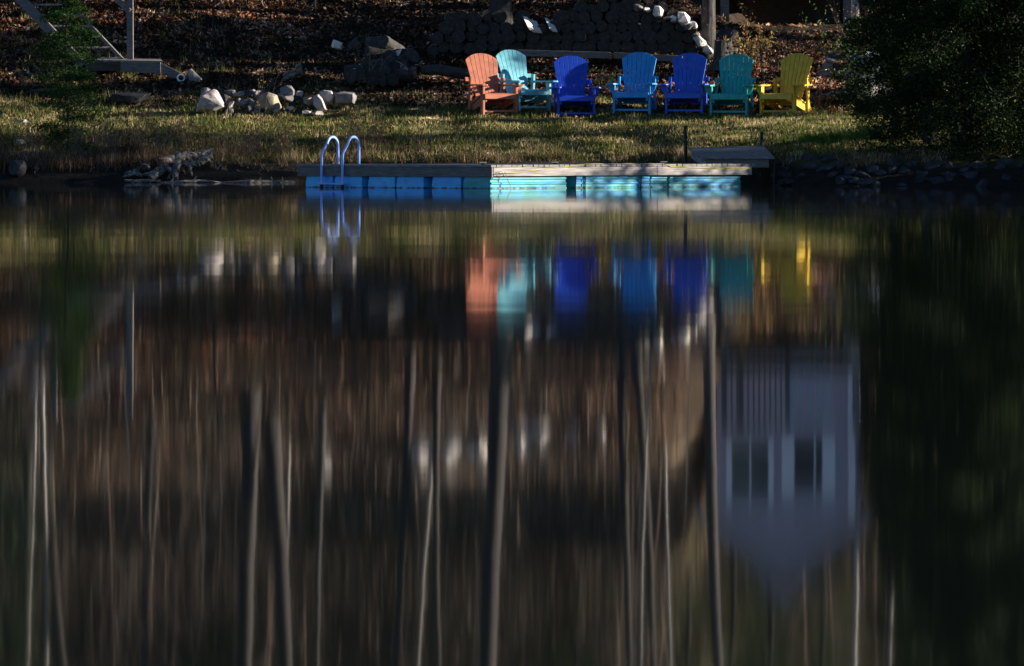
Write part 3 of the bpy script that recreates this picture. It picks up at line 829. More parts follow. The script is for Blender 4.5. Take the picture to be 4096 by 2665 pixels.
# the small dark heap on the left
hp = []
for k in range(34):
    px = random.uniform(1420, 1640); tl = interp([(1420, 290), (1480, 240), (1500, 170), (1560, 165), (1620, 200), (1650, 290)], px)
    hp.append((px, random.uniform(tl, 312)))
hp.sort()
for i, (px, py) in enumerate(hp):
    D = 97.3 + (312 - py) / 150
    put_log(P(px, py, D), random.uniform(.10, .15), random.choice(['split', 'round']), '%s log from the left of the dark jumbled heap behind the rock heap' % ordn(i).capitalize(), 'logs of the dark jumbled heap', (random.uniform(-.5, .5), random.uniform(-3, 3), random.uniform(-1, 1)))
for outl, mt, lab in (([(1326, 190), (1333, 158), (1369, 173), (1364, 202)], 'log_pale', 'pale block of wood tilted on top of the dark heap'),
                      ([(1385, 188), (1423, 147), (1446, 181), (1430, 205), (1395, 210)], 'log_bark', 'dark split block peaking above the left part of the dark heap'),
                      ([(1131, 300), (1155, 281), (1190, 289), (1182, 312), (1139, 325)], 'drift', 'squared grey block lying left of the dark heap'),
                      ([(1180, 258), (1204, 250), (1213, 302), (1184, 304)], 'drift', 'upright grey block at the left foot of the dark heap'),
                      ([(1596, 254), (1618, 258), (1632, 280), (1622, 300), (1600, 290)], 'drift', 'rough block at the right end of the dark heap')):
    hull_rock('wood_block', outl, 97.4, mt, lab, None, 'wood block')
# fallen log between the heap and the chairs
m_ = MB(); a = P(1690, 280, 97.3); c = P(1895, 300, 97.0)
m_.tube([a, a.lerp(c, .3) + UP * .03, a.lerp(c, .7), c], [.08, .105, .10, .085], 12, wob=.14); o = m_.build('fallen_log', M['log_bark'], None, smooth=True); setp(o, 'rough dark log lying on the ground left of the terracotta chair', 'log')
# stump
st = MB(); q = onG(2892, 98.0)
n = 14; vs = []
for j, (zz, rr0) in enumerate(((-.1, .30), (.03, .24), (.12, .19), (.42, .165), (.46, .165))):
    for k in range(n):
        a = 2 * math.pi * k / n; rr1 = rr0 * (1 + (.16 if j < 3 else .05) * math.sin(3 * a + 1) + random.uniform(-.03, .03)); vs.append((math.cos(a) * rr1, math.sin(a) * rr1, zz + (random.uniform(-.03, .05) if j == 4 else 0)))
fs = [(j * n + k, j * n + (k + 1) % n, (j + 1) * n + (k + 1) % n, (j + 1) * n + k) for j in range(4) for k in range(n)] + [tuple(4 * n + k for k in range(n))]
st.poly(vs, fs); o = st.build('tree_stump', M['log_bark'], None, loc=q); o.location.z = P(2892, 262, 98).z + .0
setp(o, 'weathered tree stump standing behind the royal blue and teal green chairs', 'stump')

# ------------------------------------------------------------------ wooden stairs + landing on the left
D0 = 99.0
stt = empty('wooden_stairs', P(480, 240, D0), 0, 'open wooden outdoor stairs climbing the hillside in the top left corner', 'stairs')
o0 = stt.location.copy()
def S_(v): return Vector(v) - o0
nst = 9; step = Vector((-.205, .16, .207)); wid = Vector((-.80, -.10, 0))
b0 = P(486, 229, D0)
for i in range(nst):
    q = b0 + step * i
    m_ = MB(); m_.prism([S_(q), S_(q + wid), S_(q + wid + Vector((-.05, .24, 0))), S_(q + Vector((-.05, .24, 0)))], (0, 0, -.035), (0, 0, 0)); m_.build('tread', M['deckwood'], stt, bevel=.003)
for off, nm in ((Vector((.03, 0, 0)), 0), (wid * 1.03, 1)):
    m_ = MB(); a = S_(b0 + off - step * .55 + UP * -.06); c = S_(b0 + off + step * (nst + .5) + UP * -.06); m_.beam(a, c, .04, .20 if nm else .07); m_.build('stringer', M['wood'], stt, bevel=.003)
m_ = MB(); a = P(517, 232, 98.7); m_.beam(S_(P(521, 240, 98.6)), S_(P(519, -240, 98.6)), .12, .12); m_.build('newel_post', M['wood'], stt, bevel=.004)
m_ = MB(); a = S_(P(519, 48, 98.55)); m_.beam(a, a + step * 6 * 1.03 + Vector((0, 0, .0)), .04, .12); m_.build('handrail', M['wood'], stt, bevel=.003)
m_ = MB(); m_.beam(S_(b0 + step * 7 + Vector((.06, 0, -.1))), S_(b0 + step * 7 + Vector((.06, 0, 1.0))), .1, .1); m_.build('post', M['wood'], stt, bevel=.003)
lp = empty('wooden_landing', P(560, 245, 98.4), 0, 'low wooden landing with a sloping end board at the foot of the stairs', 'landing')
o1 = lp.location.copy()
def T_(v): return Vector(v) - o1
m_ = MB(); A_ = [P(318, 238, 98.3), P(652, 244, 97.9), P(640, 236, 99.3), P(318, 230, 99.3)]
m_.prism([T_(a) for a in A_], (0, 0, -.03), (0, 0, 0)); m_.build('deck', M['deckwood'], lp, bevel=.003)
m_ = MB(); m_.prism([T_(P(482, 248, 97.86)), T_(P(642, 251, 97.86)), T_(P(642, 296, 97.86)), T_(P(482, 287, 97.86))], (0, 0, 0), (0, .04, 0)); m_.build('front_board', M['wood'], lp, bevel=.003)
m_ = MB(); m_.prism([T_(P(340, 243, 98.1)), T_(P(481, 246, 98.1)), T_(P(481, 285, 98.1)), T_(P(340, 284, 98.1))], (0, 0, 0), (0, .04, 0)); m_.build('front_board', M['darkwood'], lp, bevel=.003)
m_ = MB(); m_.prism([T_(P(644, 252, 97.9)), T_(P(730, 296, 97.9)), T_(P(738, 322, 97.9)), T_(P(700, 322, 97.9)), T_(P(644, 292, 97.9))], (0, 0, 0), (0, .04, 0)); m_.build('end_board', M['wood'], lp, bevel=.003)
for px in (380, 495, 610):
    m_ = MB(); m_.beam(T_(P(px, 252, 98.3)), T_(P(px, 330, 98.3)), .09, .09); m_.build('support', M['darkwood'], lp)
q = P(724, 311, 97.6)
m_ = MB(); n = 20; vs = []
for (yy, r0) in ((0, .078), (0, .05), (.5, .05), (.5, .078)):
    for k in range(n):
        a = 2 * math.pi * k / n; vs.append((math.cos(a) * r0, yy, math.sin(a) * r0))
m_.poly(vs, [(j * n + k, j * n + (k + 1) % n, ((j + 1) % 4) * n + (k + 1) % n, ((j + 1) % 4) * n + k) for j in range(4) for k in range(n)])
o = m_.build('drain_pipe', M['pipewhite'], None, loc=q); o.rotation_euler = (math.radians(-14), 0, .1); setp(o, 'white open pipe end poking from the ground beside the landing', 'pipe')

# ------------------------------------------------------------------ driftwood at the left shore
dw = empty('driftwood_log', P(650, 700, 90.2), 0, 'bleached twisted driftwood log lying half in the water on the left shore', 'driftwood')
o2 = dw.location.copy()
def gnarly(pts, rads, name, mat=M['drift'], n=12, parent=dw):
    P_ = []; R_ = []
    for i in range(len(pts) - 1):
        for k in range(6):
            t = k / 6; P_.append(pts[i].lerp(pts[i + 1], t)); R_.append(rads[i] * (1 - t) + rads[i + 1] * t)
    P_.append(pts[-1]); R_.append(rads[-1])
    P_ = [p + Vector((mnoise.noise(p * 4), mnoise.noise(p * 4 + Vector((9, 0, 0))), mnoise.noise(p * 4 + Vector((0, 9, 0))))) * .03 for p in P_]
    m_ = MB(); m_.tube([p - o2 for p in P_], R_, n, wob=.35); return m_.build(name, mat, parent, smooth=False)
gnarly([P(455, 728, 89.9), P(520, 695, 90.0), P(640, 655, 90.4), P(740, 632, 90.8), P(845, 612, 91.1)], [.02, .06, .095, .10, .08], 'trunk')
gnarly([P(600, 715, 89.8), P(625, 690, 89.9), P(665, 670, 90.0)], [.06, .09, .06], 'root')
gnarly([P(500, 722, 89.7), P(560, 726, 89.7), P(640, 722, 89.7)], [.02, .035, .02], 'root')
gnarly([P(700, 712, 89.8), P(710, 660, 90.0), P(712, 615, 90.3)], [.05, .06, .05], 'root')
gnarly([P(590, 650, 90.2), P(582, 640, 90.2), P(575, 628, 90.2)], [.02, .012, .004], 'branch')
gnarly([P(760, 665, 90.2), P(800, 650, 90.3), P(848, 622, 90.4)], [.05, .07, .05], 'root')
gnarly([P(640, 729, 89.6), P(780, 728, 89.65), P(900, 729, 89.65)], [.018, .028, .016], 'root')
for k_, (x0, y0, x1, y1, r_) in enumerate(((470, 722, 540, 700, .035), (530, 690, 575, 715, .05), (600, 675, 560, 655, .04), (660, 655, 690, 700, .05), (735, 640, 770, 700, .045), (560, 700, 640, 690, .04), (800, 640, 850, 650, .035), (615, 700, 600, 728, .05), (680, 700, 660, 728, .04))):
    gnarly([P(x0, y0, 89.95), P((x0 + x1) / 2 + 8, (y0 + y1) / 2 - 6, 89.85), P(x1, y1, 89.9)], [r_ * .7, r_ * .75, r_ * .2], 'root', n=8)
sh = MB()
for px in (690, 780, 812, 985, 1040, 1090, 1130):
    q = P(px, 731, 89.7); h = random.uniform(.04, .13)
    sh.tube([q + Vector((-.06, 0, -.02)), q + Vector((0, 0, h * .5)), q + Vector((random.uniform(-.03, .05), 0, h))], [.03, .018, .004], 6, wob=.3)
sh.tube([P(880, 733, 89.6), P(1000, 727, 89.6), P(1180, 728, 89.8)], [.02, .035, .02], 8, wob=.3)
o = sh.build('sunken_branch', M['drift'], None); setp(o, 'pale spiky branch lying in the shallows between the driftwood log and the dock', 'branch')
sh = MB(); sh.tube([P(3100, 745, 84.6), P(3150, 728, 85.2), P(3220, 722, 85.8)], [.012, .02, .012], 6); sh.tube([P(3090, 724, 85.3), P(3150, 722, 85.5), P(3180, 727, 85.6)], [.01, .016, .008], 6)
o = sh.build('sunken_branch', M['drift'], None); setp(o, 'thin grey branches at the water edge right of the landing platform', 'branch')

# ------------------------------------------------------------------ cabin
CBD = 109.6
def C_(px, py, D=CBD): return Vector((XX(px, D), D, ZR(py, D)))
cab = empty('cabin', (XX(3120, CBD), CBD, 3.2), 0, 'small gabled cabin with white framed windows above its deck, seen mirrored in the lake', 'cabin')
o3 = cab.location.copy()
def B_(v): return Vector(v) - o3
depth = 3.6
out = [C_(2868, 1450), C_(3440, 1450), C_(3440, 2090), C_(3135, 2360), C_(2868, 2120)]
m_ = MB(); m_.prism([B_(a) for a in out], (0, 0, 0), (0, depth, 0)); m_.build('wall', M['siding'], cab)
def roofslab(a, c, t=.12):
    a = B_(a); c = B_(c); m_ = MB(); up = Vector((0, 0, t)); m_.prism([a, c, c + up, a + up], (0, -.18, .02), (0, depth + .3, .02)); return m_.build('roof', M['roof'], cab)
roofslab(C_(2775, 2030), C_(3135, 2362)); roofslab(C_(3135, 2362), C_(3490, 2045))
def fascia(a, c):
    a = B_(a); c = B_(c); m_ = MB(); m_.prism([a, c, c + Vector((0, 0, .16)), a + Vector((0, 0, .16))], (0, -.23, -.02), (0, -.19, -.02)); m_.build('barge_board', M['siding'], cab)
fascia(C_(2775, 2030), C_(3135, 2362)); fascia(C_(3135, 2362), C_(3490, 2045))
def window(x0, x1, y0, y1, fw0, fw1, mull=()):
    """panes with side trims fw px wide"""
    pane = MB(); pane.prism([B_(C_(x0, y0)), B_(C_(x1, y0)), B_(C_(x1, y1)), B_(C_(x0, y1))], (0, -.02, 0), (0, .01, 0))
    fr = MB(); z0 = C_(0, y0 - 12).z; z1 = C_(0, y1 + 14).z
    def bar(xa, xb, za, zb, d=-.06):
        a = C_(xa, 0); c = C_(xb, 0); fr.prism([B_((a.x, CBD, za)), B_((c.x, CBD, za)), B_((c.x, CBD, zb)), B_((a.x, CBD, zb))], (0, d, 0), (0, -.003, 0))
    bar(x0 - fw0, x0, z0, z1); bar(x1, x1 + fw1, z0, z1)
    bar(x0, x1, C_(0, y0 - 12).z, C_(0, y0).z, -.055); bar(x0, x1, C_(0, y1).z, C_(0, y1 + 14).z, -.055)
    for mx in mull: bar(mx - 3, mx + 3, C_(0, y0).z, C_(0, y1).z, -.045)
    w = fr.build('window', M['trim'], cab); pane.build('pane', M['glass'], w)
window(2926, 3072, 1775, 2000, 22, 22, (3000,))
window(3176, 3288, 1755, 1970, 50, 52, (3258,))
m_ = MB(); m_.prism([B_(C_(3392, 1470)), B_(C_(3432, 1470)), B_(C_(3432, 2075)), B_(C_(3392, 2075))], (0, -.05, 0), (0, -.003, 0)); m_.build('corner_board', M['trim'], cab)
# deck
DKD = 104.0
dkz = ZR(1475, DKD)
m_ = MB(); x0 = XX(2890, DKD); x1 = XX(3425, DKD)
m_.prism([B_((x0, DKD, dkz)), B_((x1, DKD, dkz)), B_((x1, CBD - .01, dkz)), B_((x0, CBD - .01, dkz))], (0, 0, -.05), (0, 0, 0)); m_.build('deck', M['deckwood'], cab)
m_ = MB(); m_.prism([B_((x0, DKD + .03, dkz - .052)), B_((x1, DKD + .03, dkz - .052)), B_((x1, DKD + .07, dkz - .052)), B_((x0, DKD + .07, dkz - .052))], (0, 0, -.22), (0, 0, 0)); m_.build('rim_joist', M['darkwood'], cab)
m_ = MB(); m_.prism([B_((x0, CBD - .2, 2.5)), B_((x1, CBD - .2, 2.5)), B_((x1, CBD - .1, 2.5)), B_((x0, CBD - .1, 2.5))], (0, 0, 0), (0, 0, dkz - 2.56)); m_.build('underdeck_shade_wall', M['darkwood'], cab)  # dark wall added here, standing in for the shade under the deck
for px in (2900, 3392):
    X = XX(px, DKD); m_ = MB(); m_.box(B_((X, DKD + .16, (dkz + 2.3) / 2 - .03)), (.17, .17, dkz - 2.3 - .06)); o = m_.build('deck_post', M['wood'], cab, bevel=.005)
rl = MB(); zt_ = ZR(1725, DKD)
for px in (3168, 3204, 3240, 3276, 3312):
    X = XX(px, DKD); rl.box(B_((X, DKD + .05, (dkz + zt_) / 2)), (.125, .03, zt_ - dkz - .04))
rl.build('privacy_boards', M['railboard'], cab)
rl = MB()
for px in range(2905, 3165, 22):
    X = XX(px, DKD); rl.box(B_((X, DKD + .05, (dkz + zt_) / 2)), (.03, .03, zt_ - dkz - .06))
rl.beam(B_((x0, DKD + .05, zt_ - .02)), B_((x1, DKD + .05, zt_ - .02)), .09, .04)
for px in (2895, 2962, 3150, 3420):
    X = XX(px, DKD); rl.box(B_((X, DKD + .05, (dkz + zt_) / 2 - .021)), (.085, .085, zt_ - dkz - .04))
rl.build('railing', M['wood'], cab)
# two coloured boards beside the cabin
for px0, px1, y0, y1, mt, lab in ((3555, 3585, 1545, 1690, 'red', 'narrow bright red kayak hull standing upright right of the cabin'), (3478, 3518, 1545, 1700, 'pink', 'dull pink upright hull standing between the cabin and the red one')):
    m_ = MB(); cx = XX((px0 + px1) / 2, 104); z0 = ZR(y0, 104); z1 = ZR(y1, 104); w_ = XX(px1, 104) - XX(px0, 104)
    z0 -= 0.5
    m_.tube([Vector((0, 0, 0)), Vector((0, 0, .15)), Vector((0, 0, (z1 - z0) * .5)), Vector((0, 0, (z1 - z0) - .15)), Vector((0, 0, z1 - z0))], [.02, w_ * .35, w_ * .5, w_ * .35, .02], 12)
    gzv = G(cx, 104.4)
    o = m_.build('kayak', M[mt], None, smooth=True, loc=(cx, 104.4, z0)); setp(o, lab, 'kayak')
    m_ = None

# ------------------------------------------------------------------ vegetation
def tube_batch(paths, n=4):
    """many thin tapered tubes into one MB. paths: list of (pts, rads)"""
    m_ = MB()
    for pts, rads in paths: m_.tube(pts, rads, n, cap=False)
    return m_
def branch_paths(base, dirv, L, r, depth, rd, out, spread=.6, up=.15, k=3):
    pts = [base]; d = dirv.normalized(); n = 4
    for i in range(n):
        d = (d + Vector((rd.gauss(0, .13), rd.gauss(0, .13), rd.gauss(0, .08) + up * .3))).normalized()
        pts.append(pts[-1] + d * (L / n))
    out.append((pts, [r * (1 - .75 * i / n) for i in range(n + 1)]))
    if depth > 0:
        for _ in range(k):
            i = rd.randint(1, n); q = pts[i]
            nd = (d + Vector((rd.gauss(0, spread), rd.gauss(0, spread), rd.gauss(0, spread * .5) + up))).normalized()
            branch_paths(q, nd, L * rd.uniform(.45, .7), r * .5, depth - 1, rd, out, spread, up, k)
def leaf_quads(centers, size, flat=.0, rg=rng, droop=False):
    n = len(centers)
    a = rg.normal(size=(n, 3)); a /= np.linalg.norm(a, axis=1)[:, None]
    b_ = rg.normal(size=(n, 3))
    if flat:
        a[:, 2] *= (1 - flat); b_[:, 2] *= (1 - flat)
        a /= np.linalg.norm(a, axis=1)[:, None]
    b_ -= a * (a * b_).sum(1)[:, None]; b_ /= np.linalg.norm(b_, axis=1)[:, None]
    s = (size * rg.uniform(.6, 1.4, n))[:, None]
    w = s * rg.uniform(.45, .8, n)[:, None]
    c = np.asarray(centers)
    V = np.empty((n, 4, 3)); V[:, 0] = c - a * s; V[:, 1] = c - b_ * w * .6 + a * s * .1; V[:, 2] = c + a * s; V[:, 3] = c + b_ * w * .6 + a * s * .1
    return V.reshape(-1, 3)

def deciduous(px1, y1, px2, y2, wpx, D, mat, label, group, seed, H=15, limbs=7, leaves=0, cat='tree', name='bare_tree'):
    """trunk through two mirrored picture points"""
    rd = random.Random(seed)
    a = Vector((XX(px1, D), D, ZR(y1, D))); c = Vector((XX(px2, D), D, ZR(y2, D)))
    sl_ = (c.x - a.x) / (c.z - a.z)
    gz_ = G(a.x, D) - .15
    bx = a.x + sl_ * (gz_ - a.z)
    base = Vector((bx, D, gz_))
    r0 = wpx / 2 / F * D
    e = empty(name, base, 0, label, cat, group)
    pts = []; rads = []; n = 12
    ph = rd.uniform(0, 9)
    for i in range(n + 1):
        z = H * i / n
        pts.append(Vector((sl_ * z + .06 * math.sin(z * .5 + ph) - .06 * math.sin(ph), .3 * math.sin(z * .3 + ph) - .3 * math.sin(ph), z)))
        rads.append(r0 * (1.0 + (.5 if i == 0 else 0)) * (1 - .6 * i / n))
    m_ = MB(); m_.tube(pts, rads, 12 if wpx > 20 else 7, cap=False)
    out = []
    for _ in range(limbs):
        i = rd.randint(4, n - 1); an = rd.uniform(0, 6.28)
        branch_paths(pts[i], Vector((math.cos(an), math.sin(an) * .8, rd.uniform(.5, 1.2))), rd.uniform(1.2, 3.2) * min(1, H / 12), rads[i] * .4, 2, rd, out)
    if limbs < 3:
        for p_, r_ in out: m_.tube(p_, r_, 4, cap=False)
    else: tube_batch(out, 4).build('limbs', mat, e)
    m_.build('trunk', mat, e, smooth=True)
    if leaves:
        cen = []
        for pts_, _ in out:
            for _ in range(leaves):
                q = pts_[rd.randint(1, len(pts_) - 1)]; cen.append((q.x + rd.gauss(0, .12), q.y + rd.gauss(0, .12), q.z + rd.gauss(0, .12)))
        quads_obj('crown', leaf_quads(np.array(cen), .05), M['deadleaf'], e)
    return e
BT_ = 'tall bare trees on the hillside, mirrored in the lake'
trees = [
    (142, 1500, 140, 2665, 14, 104.4, 'bark_pale', 'slim white birch nearest the left edge, left one of a close pair'),
    (168, 1500, 158, 2665, 15, 104.6, 'bark_pale', 'slim white birch, right one of the close pair near the left edge'),
    (110, 1600, 118, 2665, 34, 107.5, 'bark', 'grey trunk directly behind the left edge birch pair'),
    (205, 2000, 275, 2665, 40, 108.0, 'bark_dark', 'dark trunk leaning right beside the birch pair'),
    (606, 1650, 600, 2600, 32, 107.0, 'bark', 'straight dark trunk standing alone left of the two thickest left trunks'),
    (1003, 1500, 1005, 2600, 70, 105.4, 'bark_dark', 'thick straight grey trunk, left one of the crossing pair'),
    (1070, 1550, 1135, 2600, 62, 106.5, 'bark_dark', 'thick grey trunk leaning right, right one of the crossing pair'),
    (1293, 1700, 1292, 2600, 24, 106.0, 'bark', 'slim grey trunk right of the crossing pair'),
    (1640, 1500, 1608, 2600, 34, 104.0, 'bark_dark', 'dark slim trunk leaning left in front of the pale rocks'),
    (1750, 1500, 1770, 2600, 30, 104.2, 'bark_dark', 'dark slim trunk leaning right in front of the pale rocks'),
    (1745, 1700, 1700, 2600, 12, 105.5, 'bark_pale', 'thin pale stem leaning left beside the dark slim trunks'),
    (2005, 1300, 1975, 2600, 84, 99.9, 'bark_dark', 'thickest grey trunk rising right behind the middle of the long woodpile'),
    (2484, 1500, 2496, 2600, 34, 103.0, 'bark_dark', 'straight dark trunk above the sky blue chair'),
    (2540, 1400, 2620, 2600, 34, 103.4, 'bark_dark', 'dark trunk leaning right above the royal blue chair'),
    (2600, 1650, 2590, 2200, 10, 103.0, 'bark_pale', 'thin pale stem between the two dark trunks above the royal blue chair'),
    (2838, 1400, 2890, 2600, 50, 99.4, 'bark', 'grey trunk with a sunlit right side at the right end of the woodpile'),
    (3600, 1700, 3578, 2600, 20, 103.2, 'bark_pale', 'slim pale trunk right of the cabin'),
    (3795, 2300, 3790, 2600, 40, 108.0, 'bark', 'blue grey trunk deep in the dark trees on the right'),
    (3420, 1400, 3428, 2600, 22, 102.2, 'bark_pale', 'pale slim trunk in front of the right corner of the cabin'),
    (1155, 1650, 1165, 2600, 10, 108, 'bark_pale', 'thin pale stem just right of the crossing pair of trunks'),
    (2660, 1700, 2668, 2600, 10, 108, 'bark_pale', 'thin pale stem left of the sunlit edged trunk'),
]
for i, (a, y1, c, y2, w, D, mt, lab) in enumerate(trees):
    deciduous(a, y1, c, y2, w, D, M[mt], lab, BT_, 100 + i, H=16 + (i % 4), limbs=4 if w > 20 else 2)
# saplings
sp_src = []
def sapling_mesh(seed, H):
    rd = random.Random(seed); out = []
    pts = []; n = 8; x = 0; y_ = 0; ph = rd.uniform(0, 6)
    lean = rd.gauss(0, .03)
    for i in range(n + 1):
        z = H * i / n; pts.append(Vector((lean * z + .05 * math.sin(z + ph) - .05 * math.sin(ph), .05 * math.cos(z), z)))
    out.append((pts, [.015 * (1 - .7 * i / n) for i in range(n + 1)]))
    for _ in range(9):
        i = rd.randint(2, n); an = rd.uniform(0, 6.28)
        branch_paths(pts[i], Vector((math.cos(an), math.sin(an), 1.1)), rd.uniform(.4, 1.1), .008, 1, rd, out, k=2)
    return tube_batch(out, 4)
SAP = [sapling_mesh(i, 3.0 + i * .8).mesh('sapling', m_s) for i, m_s in enumerate([M['twig'], M['twig'], M['bark_dark'], M['twig'], M['bark']])]
sap_n = 0
for k in range(105):
    D = random.uniform(101.5, 121)
    px = random.uniform(-100, 4096)
    if 2850 < px < 3480 and D < 114: continue
    X = XX(px, D); z = G(X, D)
    o = bpy.data.objects.new('sapling', random.choice(SAP)); link(o); o.location = (X, D, z - .05); s = random.uniform(.7, 1.5); o.scale = (s, s, random.uniform(.9, 1.3)); o.rotation_euler = (0, random.gauss(0, .03), random.uniform(0, 6.28))
    side = ('above the wooden stairs' if px < 560 else 'left of the crossing trunks' if px < 950 else 'right of the crossing trunks' if px < 1600 else 'above the long woodpile' if px < 2450 else 'left of the cabin' if px < 2850 else 'beside and above the cabin')
    setp(o, 'thin leafless sapling on the hillside ' + side, 'sapling', 'thin leafless saplings on the hillside ' + side)
    sap_n += 1

# evergreens ---------------------------------------------------------
def evergreen(loc, H, R, nleaf, mat, label, group, seed, bare=0.0, size=.05, name='cedar_tree', cat='tree', dens_low=1.0, skirt=0.0, droop=.25, trunkr=None):
    rd = random.Random(seed); rg = np.random.default_rng(seed)
    e = empty(name, loc, 0, label, cat, group)
    tr = trunkr or (.028 * H ** .9 / 2 + .02)
    m_ = MB(); m_.tube([Vector((.03 * math.sin(i), 0, H * i / 8 - .1)) for i in range(9)], [tr * (1 - .85 * i / 8) for i in range(9)], 8, cap=False); m_.build('trunk', M['bark_dark'], e, smooth=True)
    nb = int(26 * H ** .6)
    paths = []; cents = []
    per = max(10, nleaf // nb)
    for k in range(nb):
        t = bare + (1 - bare) * ((k + rd.random()) / nb) ** .85
        z = H * t; an = k * 2.399 + rd.gauss(0, .3)
        prof = ((1 - (t - bare) / (1 - bare)) ** .75) * min(1, .55 + 2.5 * (t - bare) * dens_low)
        L = R * prof * rd.uniform(.65, 1.12) + .08
        d = Vector((math.cos(an), math.sin(an), rd.uniform(-.05, .3)))
        pts = [Vector((0, 0, z))]
        for i in range(4):
            pts.append(pts[-1] + d * (L / 4)); d = (d + Vector((rd.gauss(0, .08), rd.gauss(0, .08), -droop * .35 + rd.gauss(0, .05))))
            d.normalize()
        paths.append((pts, [.012 * L ** .5 * (1 - .7 * i / 4) + .003 for i in range(5)]))
        tt = rg.uniform(.12, 1.05, per) ** .8
        A_ = np.array([list(p) for p in pts])
        idx = np.clip((tt * 4).astype(int), 0, 3); fr = tt * 4 - idx
        c = A_[idx] * (1 - fr)[:, None] + A_[idx + 1] * fr[:, None]
        wd = .17 * L + .05
        c = c + rg.normal(size=(per, 3)) * np.array([wd, wd, wd * .38]) * (1.15 - .55 * tt)[:, None]
        c[:, 2] -= np.abs(rg.normal(size=per)) * droop * .25 * L * .4
        if skirt and t < .3: c[:, 2] -= skirt * tt ** 1.5 * (1 - t / .3)
        cents.append(c)
    tube_batch(paths, 4).build('limbs', M['bark_dark'], e)
    c = np.concatenate(cents)
    quads_obj('crown', leaf_quads(c, size, .25, rg), mat, e)
    return e
RC = 'dark cedars overhanging the right bank'
evergreen(onG(3860, 85.0), 9.5, 1.75, 230000, M['cedar'], 'largest dark cedar, spreading over the water at the right edge', RC, 1, 0.0, .030, droop=.75, dens_low=4, skirt=.55)
evergreen(onG(3585, 88.2), 6.2, 1.05, 100000, M['cedar'], 'shorter cedar with branches reaching left over the lawn edge', RC, 2, 0.0, .028, droop=.7, dens_low=4)
evergreen(onG(4090, 84.9), 8.0, 1.3, 110000, M['cedar'], 'cedar cut off by the right edge of the picture', RC, 3, 0.0, .030, droop=.75, dens_low=4, skirt=.5)
evergreen(onG(3720, 87.3), 10.5, 1.5, 100000, M['cedar'], 'tall cedar standing behind the other three', RC, 4, 0.0, .034, droop=.5, dens_low=4)
evergreen(onG(3420, 95.4), 1.7, .45, 3500, M['cedar'], 'little cedar bush in front of the blue grey boulder', None, 5, 0.0, .035, name='cedar_bush', cat='bush')
evergreen(Vector((11.6, 85.9, G(11.6, 85.9))), 9.0, 2.2, 42000, M['cedar'], 'unseen cedar added beyond the right edge of the view to shade the others', None, 11, 0.0, .06, droop=.6, dens_low=4)  # added out of view to darken the cedars on the bank
# young cedar on the left
evergreen(onG(268, 91.4), 3.4, .80, 24000, M['young'], 'young loose cedar standing before the stairs on the left', None, 6, .04, .024, name='young_cedar', droop=.15, trunkr=.02)
# upper left/right evergreens
evergreen(onG(-60, 104.0), 11.5, 1.6, 16000, M['conifer'], 'dark evergreen at the left edge of the mirrored hillside', None, 7, .1, .06, name='pine_tree')
evergreen(onG(3950, 111.5), 13, 1.9, 30000, M['conifer'], 'dark evergreen behind the cedars at the right edge', None, 8, .1, .07, name='pine_tree')
evergreen(onG(3700, 112.0), 13, 2.0, 16000, M['conifer'], 'dark evergreen on the slope right of the cabin roof', None, 9, .1, .07, name='pine_tree')
for i, (px, D, H) in enumerate(((2300, 117, 4.0), (1560, 118, 3.4), (2750, 116, 5.0), (820, 117, 3.2), (2930, 118.5, 5.5), (3080, 121, 6.0), (3290, 119.5, 6.5))):
    evergreen(onG(px, D), H, 1.0, 5000, M['conifer'], '%s from the left of the small evergreens high on the hillside' % ['Third', 'Second', 'Fourth', 'First', 'Fifth', 'Sixth', 'Seventh'][i], 'small evergreens high on the hillside', 30 + i, .02, .06, name='young_pine')

# unseen pines added outside the right of the frame to cast shade
shade = [(13.2, 100.95, 5.8, 1.25, .40, 20000), (14.5, 102.4, 6.6, 1.7, .3, 20000), (13.0, 97.8, 5.8, .85, .50, 9000), (13.1, 94.75, 2.9, .45, .2, 5000), (13.5, 91.4, 6.0, 1.0, .62, 7000), (12.8, 82.1, 4.6, 1.0, .12, 2000), (13.6, 83.3, 4.6, .8, .12, 1600)]
for i, (X, D, H, R, bare, nl) in enumerate(shade):
    evergreen(Vector((X, D, G(X, D))), H, R, nl, M['conifer'], 'unseen pine added for shade beyond the right edge of the view, %s from the lake' % ordn(i), 'unseen shade pines added beyond the right edge', 50 + i, bare, .085, name='pine_tree', droop=.1)
sp2 = [(12.5, 93.2, 5), (14.5, 92.6, 6), (18, 92.2, 7), (12.2, 90.6, 5), (16, 93.6, 7), (14, 83.9, 5), (17, 97.2, 6)]  # unseen bare trees added to streak lawn and dock with shadow
for i, (X, D, H) in enumerate(sp2):
    pxx = X / D * F + 2048
    zz = G(X, D)
    yy = HY + (zz + CZ) / D * F
    deciduous(pxx, yy, pxx + random.uniform(-20, 20), yy + 1500, 26, D, M['bark'], 'unseen bare tree added for patchy shade beyond the right edge of the view, %s of its group' % ordn(i), 'unseen bare trees added for shade beyond the right edge', 300 + i, H=H, limbs=14, leaves=16)

